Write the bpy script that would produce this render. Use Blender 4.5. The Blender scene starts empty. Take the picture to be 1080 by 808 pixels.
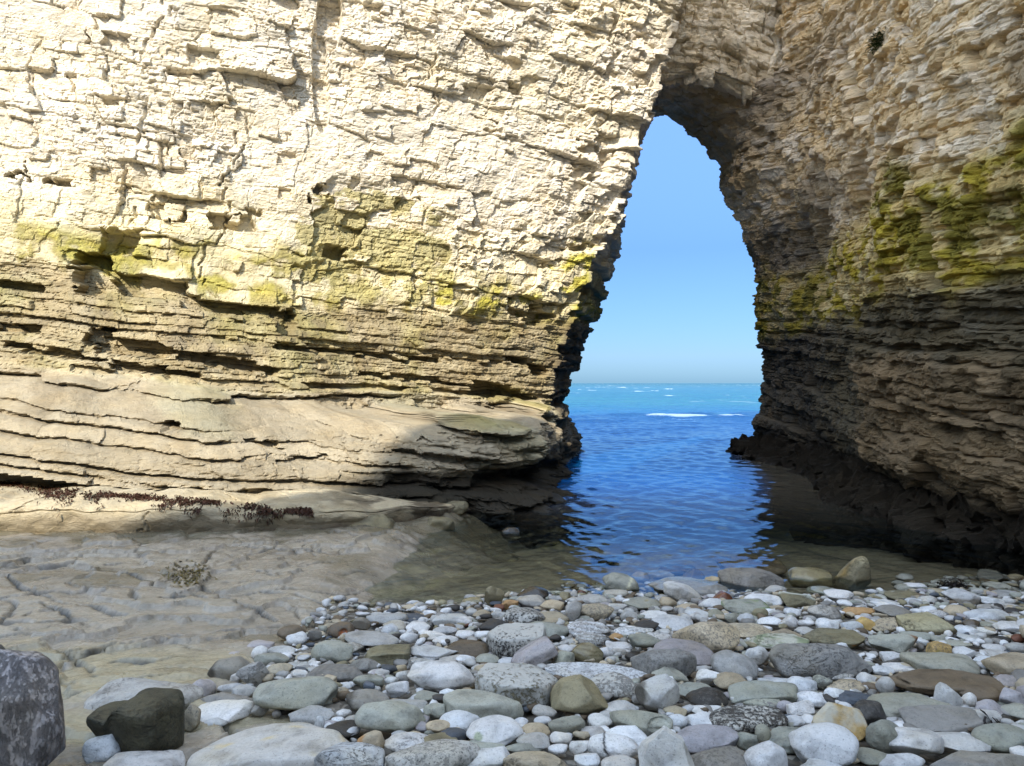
import bpy, math, random
import numpy as np

S = bpy.context.scene
COL = S.collection
rng = np.random.default_rng(7)

# ------------------------------------------------------------------ numbers
CAM_Z = 1.8          # eye height over the water
F = 800.0            # focal length in photo pixels (photo 1080 x 808, horizon on row 404)
SUN_AZ = math.radians(-22.0)    # sun stands behind the viewer and to the left
SUN_EL = math.radians(35.0)


def proj(x, y, z):
    yy = np.maximum(y, 0.3)
    return 540 + F * x / yy, 404 - F * (z - CAM_Z) / yy


# ------------------------------------------------------------------ noise
def hsh(i, j=0, k=0, seed=0):
    i = np.asarray(i).astype(np.int64); j = np.asarray(j).astype(np.int64); k = np.asarray(k).astype(np.int64)
    n = (i * 73856093) ^ (j * 19349663) ^ (k * 83492791) ^ (seed * 2654435761 % 4294967296)
    n = n & 0xFFFFFFFF
    n = ((n ^ (n >> 16)) * 0x45d9f3b) & 0xFFFFFFFF
    n = ((n ^ (n >> 16)) * 0x45d9f3b) & 0xFFFFFFFF
    n = n ^ (n >> 16)
    return n.astype(np.float64) / 4294967295.0


def vn(x, y, z=0.0, seed=0):
    x = np.asarray(x, float); y = np.asarray(y, float) + 0 * x; z = np.asarray(z, float) + 0 * x
    i = np.floor(x); j = np.floor(y); k = np.floor(z)
    fx = x - i; fy = y - j; fz = z - k
    fx = fx * fx * (3 - 2 * fx); fy = fy * fy * (3 - 2 * fy); fz = fz * fz * (3 - 2 * fz)
    i = i.astype(np.int64); j = j.astype(np.int64); k = k.astype(np.int64)
    r = 0
    for a in (0, 1):
        for b in (0, 1):
            for c in (0, 1):
                w = (fx if a else 1 - fx) * (fy if b else 1 - fy) * (fz if c else 1 - fz)
                r = r + w * hsh(i + a, j + b, k + c, seed)
    return r * 2 - 1


def fbm(x, y, z=0.0, oct=4, seed=0, gain=.5):
    r = 0; a = 1.0; f = 1.0; t = 0
    for o in range(oct):
        r = r + a * vn(x * f + o * 17.3, y * f + o * 5.1, np.asarray(z) * f + o * 9.7, seed + o)
        t += a; a *= gain; f *= 2.03
    return r / t * 1.4


def sst(x, a, b):
    t = np.clip((x - a) / (b - a), 0, 1)
    return t * t * (3 - 2 * t)


def lerp(a, b, t):
    return a + (b - a) * t


def mixc(A, B, t):
    A = np.asarray(A, float); B = np.asarray(B, float)
    return A + (B - A) * np.asarray(t)[..., None]


_beds = {}
def blocks(h, zt, tmin, tmax, wfac, seed, warp=.03, wsc=1.5, jag=.55):
    """bedded, jointed rock: which block a point lies in, how far it is from the block's edge"""
    key = (tmin, tmax, seed)
    if key not in _beds:
        r = np.random.default_rng(seed)
        n = int(32 / tmin)
        _beds[key] = -8 + np.cumsum(r.uniform(tmin, tmax, n))
    bd = _beds[key]
    h0, z0 = h, zt
    h = h + tmin * jag * fbm(h0 * .9 / tmin, z0 * .9 / tmin, 1.7, 3, seed + 60); zt = zt + tmin * .35 * jag * fbm(h0 * .8 / tmin, z0 * .8 / tmin, 7.7, 3, seed + 61)
    zw = zt + warp * fbm(h * wsc, zt * wsc, 0, 3, seed + 50)
    k = np.clip(np.searchsorted(bd, zw) - 1, 0, len(bd) - 2)
    lo = bd[k]; th = bd[k + 1] - lo; tz = zw - lo
    w = th * wfac * (.55 + .9 * hsh(k, 3, 0, seed))
    q = h / w + hsh(k, 1, 0, seed) * 90 + .25 * vn(h * 2.2 / np.maximum(w, .05) * .3, zt / np.maximum(th, .04), 0, seed + 9)
    i = np.floor(q)
    d1 = np.full(q.shape, 9.0); d2 = np.full(q.shape, 9.0); idn = np.zeros(q.shape); pc = np.zeros(q.shape)
    for di in (-1, 0, 1):
        ii = i + di
        p = ii + .5 + .42 * (hsh(ii, k, 5, seed) * 2 - 1)
        d = np.abs(q - p)
        nb = d < d1
        d2 = np.where(nb, d1, np.minimum(d2, d))
        pc = np.where(nb, p, pc); idn = np.where(nb, ii, idn); d1 = np.where(nb, d, d1)
    eh = (d2 - d1) * .5 * w
    ez = np.minimum(tz, th - tz)
    return dict(k=k, r=hsh(idn, k, 11, seed), r2=hsh(idn, k, 12, seed), r3=hsh(idn, k, 13, seed), rk=hsh(k, 21, 0, seed),
                eh=eh, ez=ez, e=np.minimum(eh, ez), lx=(q - pc) * w, lz=tz - th * .5, th=th)


def block_disp(B, amp, tilt, crack, ew, bedamp=0.0):
    d = amp * (B['r'] * 2 - 1) + bedamp * (B['rk'] * 2 - 1)
    d = d + tilt * ((B['r2'] - .5) * B['lx'] * 1.2 + (B['r3'] - .6) * B['lz'] * 1.6)
    t = np.clip(B['e'] / ew, 0, 1)
    return d - crack * (1 - np.sqrt(1 - (1 - t) ** 2))


# ------------------------------------------------------------------ mesh helpers
def mesh_np(name, V, Fq, mat=None, parent=None, smooth=False, cols=None, loc=None, attrs=None):
    V = np.asarray(V, np.float32).reshape(-1, 3); Fq = np.asarray(Fq, np.int32)
    n = Fq.shape[1]
    me = bpy.data.meshes.new(name)
    me.vertices.add(len(V)); me.vertices.foreach_set('co', V.ravel())
    me.loops.add(Fq.size); me.loops.foreach_set('vertex_index', Fq.ravel())
    me.polygons.add(len(Fq))
    me.polygons.foreach_set('loop_start', np.arange(0, Fq.size, n, dtype=np.int32))
    me.polygons.foreach_set('loop_total', np.full(len(Fq), n, np.int32))
    me.polygons.foreach_set('use_smooth', np.full(len(Fq), bool(smooth)))
    me.update(calc_edges=True)
    if cols is not None:
        a = me.color_attributes.new('Col', 'FLOAT_COLOR', 'POINT')
        c = np.ones((len(V), 4), np.float32); c[:, :3] = np.clip(np.asarray(cols).reshape(-1, 3), 0, 1)
        a.data.foreach_set('color', c.ravel())
    for k, v in (attrs or {}).items():
        a = me.attributes.new(k, 'FLOAT', 'POINT')
        a.data.foreach_set('value', np.asarray(v, np.float32).ravel())
    if mat: me.materials.append(mat)
    o = bpy.data.objects.new(name, me); COL.objects.link(o)
    if parent is not None: o.parent = parent
    if loc is not None: o.location = loc
    return o


def grid_faces(nr, nc, flip=False):
    i = np.arange(nr - 1)[:, None] * nc + np.arange(nc - 1)[None, :]
    q = np.stack([i, i + 1, i + nc + 1, i + nc], -1).reshape(-1, 4)
    return q[:, ::-1] if flip else q


def tag(o, label=None, cat=None, group=None, kind=None):
    if label: o['label'] = label
    if cat: o['category'] = cat
    if group: o['group'] = group
    if kind: o['kind'] = kind
    return o


_ico = {}
def ico(sub):
    if sub not in _ico:
        import bmesh
        bm = bmesh.new(); bmesh.ops.create_icosphere(bm, subdivisions=sub, radius=1.0)
        bm.verts.ensure_lookup_table()
        _ico[sub] = (np.array([v.co[:] for v in bm.verts]), np.array([[v.index for v in f.verts] for f in bm.faces]))
        bm.free()
    return _ico[sub]


# ------------------------------------------------------------------ materials
def newmat(name):
    m = bpy.data.materials.new(name); m.use_nodes = True
    nt = m.node_tree; nt.nodes.clear()
    out = nt.nodes.new('ShaderNodeOutputMaterial')
    return m, nt, out


def N(nt, t, **kw):
    n = nt.nodes.new(t)
    for k, v in kw.items():
        if k.startswith('i_'): n.inputs[k[2:].replace('_', ' ')].default_value = v
        else: setattr(n, k, v)
    return n


def L(nt, a, b): nt.links.new(a, b)


def ramp(nt, fac, stops):
    r = nt.nodes.new('ShaderNodeValToRGB'); e = r.color_ramp.elements
    while len(e) < len(stops): e.new(.5)
    for q, (p, c) in zip(e, stops):
        q.position = p; q.color = (c if len(c) == 4 else (*c, 1)) if hasattr(c, '__len__') else (c, c, c, 1)
    L(nt, fac, r.inputs[0]); return r


def mul(nt, a, b, fac=1.0):
    m = nt.nodes.new('ShaderNodeMix'); m.data_type = 'RGBA'; m.blend_type = 'MULTIPLY'; m.inputs[0].default_value = fac
    L(nt, a, m.inputs[6]); L(nt, b, m.inputs[7]); return m.outputs[2]


def mixn(nt, fac, a, b):
    m = nt.nodes.new('ShaderNodeMix'); m.data_type = 'RGBA'
    if hasattr(fac, 'links'): L(nt, fac, m.inputs[0])
    else: m.inputs[0].default_value = fac
    for s, v in ((6, a), (7, b)):
        if hasattr(v, 'links'): L(nt, v, m.inputs[s])
        else: m.inputs[s].default_value = (*v, 1)
    return m.outputs[2]


def noise(nt, vec, scale, detail=6, rough=.6, dist=0):
    n = N(nt, 'ShaderNodeTexNoise'); n.inputs['Scale'].default_value = scale; n.inputs['Detail'].default_value = detail
    n.inputs['Roughness'].default_value = rough; n.inputs['Distortion'].default_value = dist
    if vec is not None: L(nt, vec, n.inputs['Vector'])
    return n.outputs['Fac']


def bump(nt, h, dist, strength=1.0, normal=None):
    b = N(nt, 'ShaderNodeBump'); b.inputs['Distance'].default_value = dist; b.inputs['Strength'].default_value = strength
    L(nt, h, b.inputs['Height'])
    if normal is not None: L(nt, normal, b.inputs['Normal'])
    return b.outputs['Normal']


def cliff_material(name, flat=1.0, wet_low=False):
    m, nt, out = newmat(name)
    at = N(nt, 'ShaderNodeVertexColor', layer_name='Col')
    geo = N(nt, 'ShaderNodeNewGeometry'); P = geo.outputs['Position']
    mp = N(nt, 'ShaderNodeMapping'); mp.inputs['Scale'].default_value = (1, 1, 2.6); L(nt, P, mp.inputs['Vector'])
    n1 = noise(nt, mp.outputs[0], 7, 8, .65); n2 = noise(nt, mp.outputs[0], 34, 6, .7); n3 = noise(nt, P, 2.0, 5, .6)
    c = mul(nt, at.outputs['Color'], ramp(nt, n1, [(.25, .74), (.5, .98), (.75, 1.12)]).outputs[0])
    c = mul(nt, c, ramp(nt, n2, [(.3, .78), (.52, 1.0), (.8, 1.1)]).outputs[0], .8)
    c = mul(nt, c, ramp(nt, n3, [(.3, (1.0, .93, .80)), (.6, (1, 1, 1))]).outputs[0], .8)
    b = N(nt, 'ShaderNodeBsdfPrincipled'); b.inputs['Roughness'].default_value = .92; b.inputs['Specular IOR Level'].default_value = .15
    L(nt, c, b.inputs['Base Color'])
    # fine cracks and grain
    vor = N(nt, 'ShaderNodeTexVoronoi', feature='DISTANCE_TO_EDGE'); vor.inputs['Scale'].default_value = 11
    L(nt, mp.outputs[0], vor.inputs['Vector'])
    cr = ramp(nt, vor.outputs['Distance'], [(0, 0), (.06, 1)]).outputs[0]
    nb = bump(nt, n2, .022, .9)
    nb = bump(nt, n1, .05, .5, nb)
    nb = bump(nt, cr, .01, .5, nb)
    L(nt, nb, b.inputs['Normal'])
    if wet_low:
        sx = N(nt, 'ShaderNodeSeparateXYZ'); L(nt, P, sx.inputs[0])
        L(nt, ramp(nt, sx.outputs['Z'], [(.02, .5), (.2, .92)]).outputs[0], b.inputs['Roughness'])
    L(nt, b.outputs[0], out.inputs[0])
    return m
# ------------------------------------------------------------------ ground heights
def g_beach(x, y):
    return np.interp(y, [0, 2.9, 4.5, 6.3, 8.5, 12, 20, 60, 4000], [.46, .34, .19, .005, -.28, -.62, -1.2, -4, -9])


def g_plat(x, y):
    return np.interp(y, [0, 2.9, 4.5, 7.5, 9.5, 14], [.36, .26, .15, .085, .10, .1]) + .014 * (-1.5 - np.clip(x, -9, -1.5))


def w_plat(x, y):
    xb = np.interp(y, [2, 3.2, 4.0, 6.0, 7.2, 8.5, 10], [-.9, -.75, -1.45, -1.5, -1.35, -1.0, -.6])
    y = np.asarray(y, float); x = np.asarray(x, float)
    xb = xb + sst(y, 5.2, 6.8) * (.30 * vn(y * 1.1, x * .5, 0, 900) + .12 * vn(y * 3.3, x * 2.1, 0, 901) - .12)
    return sst(-x, -xb - .45 - .5 * sst(y, 5.5, 7.5), -xb + .35)


def ground(x, y):
    return lerp(g_beach(x, y), g_plat(x, y), w_plat(x, y))


def zeta(x, y, z):          # height measured across the gently dipping beds
    return z + .13 * (x - .9) - .09 * (y - 16)


def poly_interp(px, py, t):
    px = np.asarray(px, float); py = np.asarray(py, float)
    d = np.concatenate([[0], np.cumsum(np.hypot(np.diff(px), np.diff(py)))]); d /= d[-1]
    return np.interp(t, d, px), np.interp(t, d, py)


WHITE = (.745, .68, .56); CREAM = (.74, .66, .46); OLIVE = (.33, .29, .105); LIME = (.46, .42, .06)
BROWN = (.29, .235, .145); RAMPC = (.335, .285, .20); WEED = (.012, .010, .007); DARKB = (.085, .07, .048)


def soften(a, n=9):
    k = np.hanning(n + 2)[1:-1]; k /= k.sum()
    p = np.pad(a, (n // 2, n // 2), mode='edge')
    return np.convolve(p, k, mode='valid')


# ------------------------------------------------------------------ the sunlit cliff on the left
def left_cliff():
    zs = np.concatenate([np.arange(-.7, 11.3, .0175), np.arange(11.4, 15.1, .15)])
    ta = np.concatenate([np.linspace(-1.0, -.02, 30), np.linspace(0, 1, 640)])          # front face, t=1 at the corner
    tb = np.linspace(0, 1, 150)[1:]                                                     # inner face of the arch leg
    nz, na, nb = len(zs), len(ta), len(tb)
    # corner line and inner end line of the leg (metres, from its outline)
    cz = [-.7, .31, 1.39, 2.17, 3.16, 4.3, 4.8, 6.44, 7.2, 8.07, 9.2, 10.4, 15]
    cx = [1.05, .99, .87, .90, 1.18, 1.65, 1.92, 2.58, 2.75, 3.1, 3.4, 3.75, 4.3]
    iz = [-.7, 0, .5, 1.3, 2.1, 2.95, 3.9, 5.3, 6.3, 7.3, 8.3, 9.2, 15]
    ix = [1.85, 1.85, 1.7, 1.38, 1.72, 1.88, 2.36, 2.82, 2.95, 3.05, 3.15, 3.5, 4.4]
    cxz = np.interp(zs, cz, cx); ixz = np.interp(zs, iz, ix)
    X = np.zeros((nz, na + nb)); Y = np.zeros_like(X); H = np.zeros_like(X)
    # upper path and lower path of the front
    ux, uy = poly_interp([-8.3, -6.2, -4.0, -1.5, 0], [12.3, 12.9, 14.0, 15.5, 16.5], np.clip(ta, 0, 1))
    lx, ly = poly_interp([-7.2, -5.6, -3.9, -2.3, -1.3, -.5, .1, .38, .55, .8, 1.0],
                         [8.9, 9.05, 9.35, 9.9, 10.35, 10.75, 11.1, 11.7, 12.8, 14.5, 16.5], np.clip(ta, 0, 1))
    lx = np.concatenate([lx[:30], soften(lx[30:], 31)]); ly = np.concatenate([ly[:30], soften(ly[30:], 31)])
    ext = np.minimum(ta, 0)
    ux = ux + ext * 9; lx = lx + ext * 9; uy = uy + ext * .5; ly = ly + ext * .8
    tq = np.clip(ta, 0, 1)
    for r, z in enumerate(zs):
        # approximate bed height along the row
        zt = zeta(lerp(lx, ux, .4), lerp(ly, uy, .4), z)
        zt = np.where(tq > .9, lerp(zt, z, np.clip((tq - .9) / .1, 0, 1)), zt)
        wob = .06 * np.sin(tq * 40) + .05 * np.sin(tq * 17 + 1)
        zz = zt + wob
        bl = np.interp(zz, [-.8, -.35, -.15, -.05, .02, .12, .5, .95, 1.22, 1.34, 1.42, 1.55, 2.2, 2.9, 3.6, 6], [1.0, .95, .86, .90, .99, 1.0, .93, .74, .56, .50, .40, .36, .25, .12, .03, 0])
        br = np.interp(zz, [-.8, .05, .22, .32, .42, .6, .95, 1.1, 1.2, 1.28, 1.36, 1.7, 2.4, 3.2, 4], [1.12, 1.10, 1.03, .90, .93, 1.0, 1.0, .97, .86, .40, .16, .12, .06, .02, 0])
        b = lerp(bl, br, sst(tq, .36, .58))
        fx = ux + (cxz[r] - 0) * sst(tq, .0, 1.0) ** 1.0 * 1.0
        px = lerp(fx, lx, b); py = lerp(uy, ly, b)
        X[r, :na] = px; Y[r, :na] = py
        ex = px[-1]; ey = py[-1]
        cyy = lerp(ey, 24.0, tb)
        xin = np.interp(cyy, [ey, 18.2, 20, 24.0], [ex, lerp(ex, ixz[r], .62), ixz[r], ixz[r] - 1.2])
        X[r, na:] = xin; Y[r, na:] = cyy
    Z = np.repeat(zs[:, None], na + nb, 1)
    # smooth plan normals
    dX = np.gradient(X, axis=1); dY = np.gradient(Y, axis=1)
    for _ in range(14):
        dX[:, 1:-1] = (dX[:, :-2] + dX[:, 1:-1] * 2 + dX[:, 2:]) / 4; dY[:, 1:-1] = (dY[:, :-2] + dY[:, 1:-1] * 2 + dY[:, 2:]) / 4
    ln = np.hypot(dX, dY) + 1e-9
    nx, ny = dY / ln, -dX / ln
    mid = int(np.searchsorted(zs, 5))
    hrow = np.concatenate([[0], np.cumsum(np.hypot(np.diff(X[mid]), np.diff(Y[mid])))])
    H = np.repeat(hrow[None, :], nz, 0)
    ZT = zeta(X, Y, Z)
    xi, yi = proj(X, Y, Z)
    # ---- what kind of rock where
    n0 = fbm(H * .7, ZT * .9, 0, 4, 3)
    edge = np.interp(xi, [0, 250, 590, 700], [2.95, 2.75, 2.95, 3.1])
    chalk = sst(ZT + .25 * n0, edge - .15, edge + .25)                 # blocky white chalk above
    base = sst(-(ZT + .12 * n0), -1.42, -1.30)                         # thick smooth beds below
    thin = (1 - chalk) * (1 - base)
    B1 = blocks(H, ZT, .34, .85, 1.5, 11, .14, .8)
    B2 = blocks(H, ZT, .10, .30, 1.7, 12, .06, 1.8)
    B3 = blocks(H, ZT, .045, .10, 2.2, 13, .02, 3)
    BT = blocks(H, ZT, .045, .13, 7.5, 14, .025, 1.0)
    BB = blocks(H, ZT, .09, .30, 7.0, 15, .05, .6)
    calm = .40 + .75 * sst(fbm(H * .45, ZT * .5, 0, 3, 77), -.4, .5)
    sm = sst(fbm(H * .8, ZT * .9, 0, 3, 78), -.2, .4)
    dch = (block_disp(B1, .085, .35, .08, .026) + block_disp(B2, .048, .40, .06, .017) * (.35 + 1.0 * B1['r2']) * (.4 + .8 * sm) + block_disp(B3, .018, .4, .03, .011) * (1.3 - .8 * sm)) * calm + .03 * fbm(H * 2.3, ZT * 2.6, 0, 4, 79)
    rare = (B2['r3'] > .90) * (B1['r'] > .45)
    dch = dch - .10 * rare + .07 * (B2['r3'] < .05)
    dth = block_disp(BT, .04, .1, .06, .015, .07) + block_disp(B3, .012, .2, .02, .012) - .20 * (BT['rk'] > .76) * (BT['r'] > .2)
    slot = sst(-BB['ez'] + .02 * n0 + .010 * fbm(H * 9, ZT * 9, 0, 3, 92), -.040, -.012) * sst(fbm(H * .8, ZT * 3, 0, 3, 91), -.25, .05)
    dba = block_disp(BB, .03, .10, .045, .022, .055) + .016 * fbm(H * 3, ZT * 16, 0, 4, 31) - .13 * slot + block_disp(BT, .022, .12, .035, .014, .012) * sst(fbm(H * .6, ZT * 2, 0, 3, 93), -.35, .15) + .016 * fbm(H * 5, ZT * 26, 0, 4, 94) + .35 * block_disp(B2, .04, .3, .05, .024) * sst(fbm(H * .7, ZT * .9, 0, 3, 95), 0, .35)
    D = chalk * dch * .82 + thin * dth + base * dba
    D = D + .14 * fbm(H * .35, ZT * .35, 0, 3, 5) * chalk + .02 * fbm(H * 4, ZT * 5, 0, 4, 8) + .006 * fbm(H * 22, ZT * 30, 0, 3, 18)
    # ---- big features seen in the photograph
    pxm = F / np.maximum(Y, 1)
    ch2 = chalk > .5
    xsn = xi - np.where(ch2, B2['lx'], .35 * B3['lx']) * pxm * .9 + 5 * fbm(H * 5, ZT * 7, 0, 3, 63)
    ysn = yi + np.where(ch2, B2['lz'], BT['lz']) * pxm * .9 + 3 * fbm(H * 4, ZT * 6, 3, 3, 64)

    def ell(cx, cy, rx, ry, rot=0, n=4, soft=.25, snap=True):
        c, s = math.cos(rot), math.sin(rot)
        xa, ya = (xsn, ysn) if snap else (xi, yi)
        u = ((xa - cx) * c + (ya - cy) * s) / rx; v = (-(xa - cx) * s + (ya - cy) * c) / ry
        return sst(1.15 + .5 * n0 - (np.abs(u) ** n + np.abs(v) ** n), 0, soft)
    front = (np.arange(na + nb) < na)[None, :]
    for (x0, y0, x1, y1, jw, jd) in ((172, -5, 128, 235, 1.5, .08), (470, -5, 438, 320, 1.3, .07), (262, 120, 214, 300, 1.4, .08), (640, -5, 655, 150, 1.4, .08)):
        tj = np.clip((yi - y0) / (y1 - y0), 0, 1); cj = x0 + (x1 - x0) * tj + 7 * fbm(H * .3, Z * 3.2, x0, 5, 65) + 9 * fbm(H * .3, np.floor(Z * 5) * .7, x0, 1, 67)
        D = D - jd * sst(1 - np.abs(xi - cj) / (jw * 1.6), 0, .7) * sst(yi, y0 - 6, y0 + 6) * sst(-yi, -y1 - 6, -y1 + 6) * sst(fbm(H * .5, Z * 1.2, x0, 3, 66), -.1, .2) * front
    rec = np.zeros_like(X)
    for cx, cy, rx, ry, rot, dep in ((97, 292, 20, 20, .35, .55), (160, 305, 52, 8, .16, .40), (250, 327, 55, 7, .1, .35), (303, 342, 9, 14, .2, .35),
                                     (25, 302, 26, 5, .2, .25), (140, 367, 44, 9, .12, .45), (103, 351, 17, 8, -.4, .35), (185, 372, 35, 5, .2, .28),
                                     (250, 384, 48, 6, .15, .35), (165, 391, 55, 4.5, .13, .30), (60, 372, 60, 4, .12, .22), (20, 345, 22, 5, .2, .22),
                                     (345, 372, 60, 3.5, .09, .25), (420, 378, 50, 3.5, .1, .25), (440, 400, 60, 3, .1, .2),
                                     (518, 412, 22, 8, .1, .5), (548, 418, 20, 5, .15, .32), (565, 333, 14, 10, .2, .42), (543, 327, 11, 8, .2, .3), (568, 390, 9, 6, .1, .35), (545, 380, 12, 4, .1, .3),
                                     (357, 265, 10, 6, .1, .35), (347, 20, 13, 34, .05, .28), (338, 80, 8, 60, -.05, .16), (336, 200, 5, 8, .3, .3),
                                     (15, 182, 22, 5, .2, .25), (67, 192, 20, 6, .2, .28), (95, 42, 22, 4, .2, .12), (225, 58, 20, 5, .2, .14), (235, 237, 28, 6, .1, .25), (265, 227, 9, 8, .2, .2),
                                     (180, 228, 30, 5, .3, .2), (125, 255, 20, 10, .2, .3), (500, 96, 18, 8, .3, .16), (545, 95, 12, 6, .2, .18), (520, 130, 12, 5, 0, .14), (630, 170, 14, 14, .6, .2),
                                     (612, 185, 10, 5, .2, .18), (470, 205, 8, 4, .2, .15), (610, 262, 7, 7, .3, .25), (530, 249, 5, 6, .3, .2), (180, 449, 12, 6, .1, .3), (275, 467, 22, 3, .25, .15), (312, 487, 30, 3, -.2, .12),
                                     (520, 460, 60, 3, .12, .12), (470, 484, 70, 3, .08, .14), (430, 462, 30, 2.5, .1, .1)):
        rec = np.maximum(rec, dep * ell(cx, cy, rx, ry, rot, 2.5, .15, snap=ry < 30))
    step = sst(xsn - np.interp(yi, [170, 200, 260, 330, 350], [346, 340, 328, 303, 300]), 0, 5) * sst(yi, 180, 196) * sst(-yi, -352, -338)
    step = step * sst(-xi, -470, -380)
    D = D - (rec + .10 * step) * front
    # blob ledge: rough bulging lumps
    lump = sst(np.repeat(np.concatenate([tq, np.zeros(nb)])[None, :], nz, 0), .45, .55) * sst(-ZT, -1.35, -1.2)
    BL = blocks(H + .4 * Z, Z + .06 * fbm(H, Z, 0, 3, 47), .09, .30, 2.6, 19, .06, 1.2, .8)
    D = D + lump * front * (.16 * fbm(H * 1.6, Z * 2.4, 0, 4, 41) + .05 * fbm(H * 6, Z * 8, 0, 3, 42) + block_disp(BL, .07, .35, .06, .03, .05) + block_disp(B3, .018, .4, .012, .012))
    ftm = sst(np.repeat(np.concatenate([tq, np.ones(nb)])[None, :], nz, 0), .40, .5) * sst(-Z, -.52, -.36)
    D = D + ftm * (.20 * fbm(H * 3.2, Z * 4, 0, 3, 48) + .07 * fbm(H * 11, Z * 12, 0, 3, 49))
    # the open crack over the low ledge
    yl = np.interp(xi, [-400, 0, 60, 130, 200, 260, 330, 420], [498, 500, 507, 514, 519, 526, 532, 538])
    crk = sst(yi - yl + 2.0 * n0 + 1.5 * pxm * 0, 0, 2.5) * sst(-xi, -450, -400) * front
    D = D - .55 * crk
    # inner leg face: horizontal bedding in profile
    inner = (1 - front) * 1.0
    BI = blocks(H, Z, .10, .26, 3.0, 16, .03, 1.5)
    D = D * (1 - .5 * inner) + inner * (block_disp(BI, .06, .2, .05, .03, .10) + .06 * fbm(H, Z * 1.5, 0, 3, 44))
    fade = sst(np.abs(Z), 0, .01) * 0 + 1
    Xd = X + nx * D * fade; Yd = Y + ny * D * fade
    Zd = Z + .02 * fbm(H * 3, ZT * 4, 5, 3, 61) - .05 * D
    # ---- colour of the rock itself: stains, algae, weed
    pat = fbm(H * 1.1, ZT * 1.6, 0, 5, 71); pat2 = fbm(H * 3.2, ZT * 4, 0, 4, 72); pat3 = fbm(H * .5, ZT * .8, 0, 3, 73)
    c = np.ones(X.shape + (3,)) * WHITE
    c = mixc(c, (.70, .67, .62), sst(pat2 + .4 * pat, .2, .9) * .5)                       # grey patches
    c = mixc(c, CREAM, np.clip(sst(-ZT + .8 * pat + .5, -4.6, -3.2) * .75 + .30 * sst(pat3, .1, .6), 0, 1))
    lowg = sst(-(ZT + .55 * pat + .35 * pat2), -4.05, -3.45)
    bx = B2['r'] * .6 + .4 * B1['r']
    c = mixc(c, OLIVE, np.clip(lowg * (.30 + .75 * sst(pat2 + bx, .3, .9)), 0, .92))
    c = mixc(c, LIME, np.clip(sst(1 - np.abs(ZT - 3.25) / .55, 0, .6) * sst(pat2 + .25 * pat, .12, .5) * (.45 + .55 * sst(xi, 380, 610)), 0, .85))
    c = mixc(c, LIME, ell(610, 285, 18, 32, .3, 2) * front * sst(pat2, -.4, .2) * .9)
    olb = sst(ell(395, 262, 75, 62, .1, 3) * front + .25 * pat2, .35, .7) * sst(bx + pat2 * .4, .28, .5)
    c = mixc(c, (.40, .355, .16), olb * .85)
    c = mixc(c, mixc(BROWN, (.29, .25, .115), sst(pat + .1, -.1, .7)), thin * (.85 + .15 * pat2))
    c = mixc(c, (.20, .165, .11), thin * sst(pat2 + .2 * pat, .25, .8) * .6)
    rb = mixc(RAMPC, (.26, .215, .145), sst(pat2 + pat * .5, 0, .8))
    rb = mixc(rb, (.29, .28, .19), sst(pat3 - .2 * pat2, .15, .6) * .5)
    c = mixc(c, rb, base)
    weed = sst(-(Z + .10 * pat2 + .05 * pat), -.60, -.42) * sst(np.repeat(np.concatenate([tq, np.ones(nb)])[None, :], nz, 0), .33, .44)
    c = mixc(c, WEED, weed * .93)
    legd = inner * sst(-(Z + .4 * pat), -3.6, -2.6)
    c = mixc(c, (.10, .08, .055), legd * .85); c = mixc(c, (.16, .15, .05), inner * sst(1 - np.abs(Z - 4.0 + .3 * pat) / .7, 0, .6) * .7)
    jit = .88 + .20 * lerp(lerp(B2['r2'], BT['r2'], thin), BB['r2'], base) + .05 * (B3['r2'] - .5)
    c = c * jit[..., None]
    # cliff top and back so that the rock is solid
    V = np.stack([Xd, Yd, Zd], -1)
    top = V[-1].copy(); top[:, 1] = np.minimum(top[:, 1] + 9, 24); top[:, 0] = np.minimum(top[:, 0], .4); top[:, 2] = 15.6
    bot = top.copy(); bot[:, 2] = -2; bot[:, 1] += .3
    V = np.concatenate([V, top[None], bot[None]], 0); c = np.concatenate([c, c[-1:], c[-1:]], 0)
    return mesh_np('sea_cliff', V, grid_faces(V.shape[0], V.shape[1]), cliff_material('chalk_left', wet_low=True), cols=c)


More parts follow.
